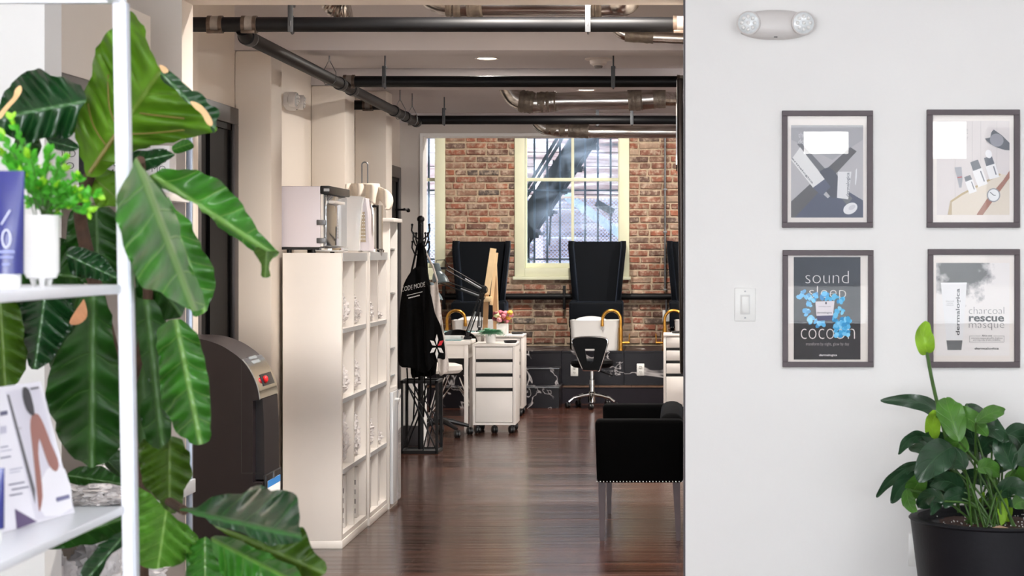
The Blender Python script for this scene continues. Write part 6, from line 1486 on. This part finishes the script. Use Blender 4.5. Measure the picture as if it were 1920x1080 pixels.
fig([(-25, 450), (40, 430), (110, 440), (150, 480), (150, 560), (60, 580), (-25, 570)], (-20, 500), (150, 520), 4.5, leaf_deep, 0.001, (0, 0), 0.03, 27)
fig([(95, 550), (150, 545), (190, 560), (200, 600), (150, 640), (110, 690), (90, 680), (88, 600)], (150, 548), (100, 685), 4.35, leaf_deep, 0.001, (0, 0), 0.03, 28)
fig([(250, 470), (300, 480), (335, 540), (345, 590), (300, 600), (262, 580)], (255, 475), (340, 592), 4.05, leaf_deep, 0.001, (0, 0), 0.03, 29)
fig([(245, 318), (285, 330), (310, 372), (330, 470), (300, 480), (262, 440), (245, 380)], (255, 322), (310, 475), 4.0, leaf_dark, 0.001, (0, 0), 0.03, 30)
fig([(40, 240), (70, 255), (76, 285), (60, 310), (30, 300), (25, 262)], (45, 242), (50, 308), 4.0, leaf_deep, 0.001, (0, 0), 0.02, 31, 5)
fig([(85, 258), (125, 260), (146, 275), (130, 283), (100, 280)], (85, 262), (145, 278), 4.0, leaf_dark, 0.001, (0, 0), 0.02, 32, 5)
fig([(160, 320), (200, 320), (232, 330), (236, 375), (200, 390), (170, 375)], (165, 325), (232, 382), 4.05, leaf_under, 0.001, (0, 0), 0.02, 33, 6)

# ================================================================ WHITE METAL SHELF IN THE FOREGROUND
YT = 3.3; xs = -0.970
t = thing('metal_shelf', 'white metal shelf standing close at the left edge', 'shelf', (-1.2, 2.75, 0))
lean = Matrix.Shear('XZ', 3, (0, 0)) if False else None
ztop = PZ(6, YT); dz = ztop
def post(x, y, nm='post'):
    m = MB(); m.box(x-0.0105, x+0.0105, y-0.010, y+0.010, 0, ztop+0.03, b=0.003)
    for v in m.bm.verts: v.co.x -= 0.018*(v.co.z-1.0)       # the stand leans slightly
    m.build(nm, white_metal, t)
for x in (xs, -1.42):
    for y in (YT, 2.2): post(x, y)
m = MB(); m.box(xs-0.008, xs-0.002, YT-0.012, YT+0.012, 0, ztop, b=0.001)
for v in m.bm.verts: v.co.x += 0.0165-0.018*(v.co.z-1.0)
m.build('post_flange', plain('pale_grey_metal', '#c9ced8', 0.35), t)
def sh(z0, z1, dx):
    MB().box(-1.40+dx, xs-0.004+dx, 2.2, YT-0.016, z0, z1, b=0.003).build('shelf_board', white_metal, t)
sh(PZ(551, YT), PZ(533, YT), -0.006); sh(PZ(963, YT), PZ(947, YT), 0.0); sh(0.45, 0.47, 0.01)
MB().box(-1.41, xs-0.015, YT-0.012, YT+0.012, ztop, ztop+0.02).build('top_rail', white_metal, t); MB().box(xs-0.03, xs-0.01, 2.2, YT, ztop, ztop+0.02).build('top_rail', white_metal, t)
zu = PZ(533, YT); zl = PZ(947, YT)
def squeeze_tube(lbl, x, y, z, wd, h, texts):
    t = thing('navy_tube', lbl, 'tube', (x, y, z), 'navy squeeze tubes on the metal shelf')
    MB().lathe([(wd*0.36, 0), (wd*0.38, 0.003), (wd*0.38, 0.022), (0, 0.022)], (x, y, z), 24).build('cap', plate_m, t)
    m = MB(); rows = []
    for i in range(9):
        u = i/8; hw = wd*(0.47+0.03*u); hd = wd*0.40*(1-u)**0.8+0.002
        rows.append(m.ring(Vector((x, y, z+0.022+(h-0.022)*u)), Vector((1, 0, 0)), Vector((0, 1, 0)), hw, 28, hd))
    for a, b in zip(rows, rows[1:]): m.bridge(a, b)
    m.bm.faces.new(list(reversed(rows[0]))); m.bm.faces.new(rows[-1]); m.build('tube_body', navy_m, t)
    wp = plain('pale_print', '#dfe2f2', 0.5); yq = y-wd*0.43
    for zz, hh, ww, xo in texts: MB().box(x-ww/2+xo, x+ww/2+xo, yq-0.0004, yq, z+zz, z+zz+hh).build('printed_line', plain('dim_print', '#8d94c4', 0.5), t)
    m = MB(); cx, cz = x+wd*0.12, z+h*0.42
    m.tube([(cx+0.0065*math.cos(a), yq, cz+0.014*math.sin(a)) for a in [2*math.pi*i/20 for i in range(20)]], 0.0012, 6, close=True); m.build('printed_oval', wp, t)
    m = MB(); m.cyl((cx-0.008, yq, cz+0.022), (cx+0.006, yq, cz+0.045), 0.0011, seg=6); m.build('printed_stroke', wp, t)
squeeze_tube('navy squeeze tube on the upper metal shelf beside the white pot', PX(14, 2.95), 2.95, zu, 0.054, 0.185, ((0.055, 0.004, 0.026, 0.006), (0.047, 0.003, 0.022, 0.006), (0.036, 0.003, 0.012, 0.006)))
squeeze_tube('navy squeeze tube on the lower metal shelf in front of the brochure', PX(-16, 2.88), 2.87, zl, 0.048, 0.115, ((0.04, 0.004, 0.02, 0.008),))

xw, yw = PX(78, 3.1), 3.1
t = thing('small_potted_plant', 'small bright green leafy plant in a white footed pot', 'potted plant', (xw, yw, zu))
m = MB(); m.lathe([(0.016, 0.012), (0.024, 0.014), (0.0285, 0.024), (0.029, 0.118), (0.027, 0.118), (0.026, 0.10), (0.0, 0.10)], (xw, yw, zu), 30); m.build('pot', white_gloss, t)
for k in range(3):
    a = -1.2+k*2.1; MB().cyl((xw+0.013*math.cos(a), yw+0.013*math.sin(a), zu), (xw+0.015*math.cos(a), yw+0.015*math.sin(a), zu+0.02), 0.004, 0.007, 10).build('pot_foot', white_gloss, t)
r = random.Random(17)
sprigs = [(10, 260), (22, 225), (55, 290), (95, 285), (120, 320), (150, 335), (180, 365), (165, 395), (130, 385), (100, 400), (75, 350), (40, 330), (15, 300), (110, 350), (60, 320), (140, 360), (85, 320), (0, 290), (30, 300), (155, 375), (95, 375), (60, 380), (120, 300)]
base = Vector((xw, yw, zu+0.11)); bmg, bml, bms = MB(), MB(), MB()
uvg, uvl_ = bmg.bm.loops.layers.uv.new('UVMap'), bml.bm.loops.layers.uv.new('UVMap')
def small_leaf(mb, uvl, p, d, L, wd):
    d = d.normalized(); s = d.cross(Vector((0, -1, 0.4))); s = s.normalized(); nn = s.cross(d)
    pts = [(p, 0, 0), (p+d*L*0.3+s*wd*0.8+nn*0.001, .3, .4), (p+d*L*0.65+s*wd+nn*0.001, .6, .5), (p+d*L, 1, 0), (p+d*L*0.65-s*wd+nn*0.001, .6, -.5), (p+d*L*0.3-s*wd*0.8+nn*0.001, .3, -.4)]
    vs_ = [mb.bm.verts.new(q[0]) for q in pts]; mid = mb.bm.verts.new(p+d*L*0.5-nn*0.0018); n = 6
    for i in range(n):
        f = mb.bm.faces.new((vs_[i], vs_[(i+1) % n], mid))
        for lp, c_ in zip(f.loops, ((pts[i][1], pts[i][2]), (pts[(i+1) % n][1], pts[(i+1) % n][2]), (.5, 0))): lp[uvl].uv = c_
for px, py in sprigs:
    tip = P(px, py, yw+r.uniform(-0.05, 0.05)); mid = base.lerp(tip, 0.55)+Vector((0, 0, 0.012)); cv = catmull([base+Vector((r.uniform(-.012, .012), r.uniform(-.012, .012), 0)), mid, tip], 8, False)
    bms.tube(cv, 0.0009, 5)
    for i in range(6, len(cv)):
        for s in (0, 1):
            d = (cv[i]-cv[i-1]).normalized(); o = Vector((r.uniform(-1, 1), r.uniform(-1, 0.6), r.uniform(-0.6, 1))); dd = d*0.7+o*0.8
            lime = (i > len(cv)-4 and r.random() < 0.5)
            small_leaf(bml if lime else bmg, uvl_ if lime else uvg, cv[i], dd, r.uniform(0.014, 0.022), r.uniform(0.0035, 0.0052))
stuff(bmg.build('leaves', small_green, t, angle=60)); stuff(bml.build('young_leaves', small_lime, t, angle=60)); bms.build('stems', stem_m, t)

# ---- brochure leaning on the lower shelf, facing the room
B1 = Vector((-1.032, 3.197, zl+0.001)); B0 = Vector((-1.075, 2.945, zl+0.001)); U = B1-B0
T1 = Vector((PX(77, 3.185), 3.185, PZ(715, 3.185))); Vv = T1-B1; nrm = U.cross(Vv).normalized()
if nrm.x < 0: nrm = -nrm
t = thing('brochure_card', 'glossy brochure card with a back-turned figure, leaning on the lower shelf', 'brochure', B0.lerp(B1, 0.5))
card = MB().prism([B0, B1, B1+Vv, B0+Vv], -nrm*0.003).build('card', plain('glossy_card', '#eceaf2', 0.2, coat=0.3), t)
MB().bar(B0.lerp(B1, 0.5)+Vv*0.7-nrm*0.004, B0.lerp(B1, 0.5)-Vector((0.10, -0.02, 0)), 0.05, 0.002).build('easel_back', plain('card_back', '#cfcdd4', 0.6), t)
def onp(px, py, k=1):
    d = P(px, py, 1.0)-Vector((0, 0, EYE)); o = Vector((0, 0, EYE)); tt = (B0+nrm*0.0004*k-o).dot(nrm)/d.dot(nrm); return o+d*tt
def prn(pts, col, nm, k=1, smooth=0):
    if smooth: pts = [(q.x, q.y) for q in catmull([Vector((a, b, 0)) for a, b in pts], smooth)]
    MB().prism([onp(a, b, k) for a, b in pts], -nrm*0.0002).build(nm, flat(col, 0.3), card)
prn([(11, 735), (72, 722), (134, 958), (68, 975)], '#d6d3de', 'printed_backdrop', 1)
prn([(13, 740), (17, 740), (66, 918), (66, 945), (60, 922)], '#5c5a60', 'printed_pole', 2)
prn([(102, 878), (122, 880), (136, 952), (84, 968), (70, 925), (88, 880)], '#eceaf0', 'printed_skirt', 2, 2)
prn([(60, 778), (72, 777), (84, 800), (95, 830), (108, 860), (110, 876), (104, 884), (92, 872), (82, 845), (74, 822), (72, 850), (76, 885), (80, 930), (75, 958), (72, 945), (66, 885), (60, 830), (57, 800)], '#9a6458', 'printed_figure', 3, 2)
prn([(44, 726), (54, 730), (61, 752), (65, 775), (60, 779), (50, 768), (43, 745)], '#2e2a30', 'printed_hair', 4, 2)
prn([(28, 954), (70, 978), (32, 992)], '#5c4a72', 'printed_wedge', 2)
prn([(57, 728), (73, 725), (73, 728), (58, 731)], '#303038', 'printed_bar', 3)
for k, (y, x0, x1, c_, h_) in enumerate(((772, 0, 14, '#5a5a78', 8), (800, 0, 12, '#b9b7c8', 14), (838, 0, 15, '#8a8aa0', 2.5), (846, 0, 22, '#9a9ab0', 1.5), (858, 0, 20, '#6a6a88', 2.5), (880, 18, 42, '#a0a0b4', 2), (886, 18, 38, '#a0a0b4', 1.5), (908, 16, 46, '#70708a', 2.5), (917, 22, 54, '#70708a', 2.5), (928, 18, 42, '#70708a', 2.5))):
    prn([(x0, y), (x1, y-x1*0.18+x0*0.18), (x1+0.5, y+h_-x1*0.18+x0*0.18), (x0+0.5, y+h_)], c_, 'printed_line', 2)
prn([(107, 941), (131, 934), (129.5, 927), (105, 933)], '#6f6f94', 'printed_logo_block', 4)
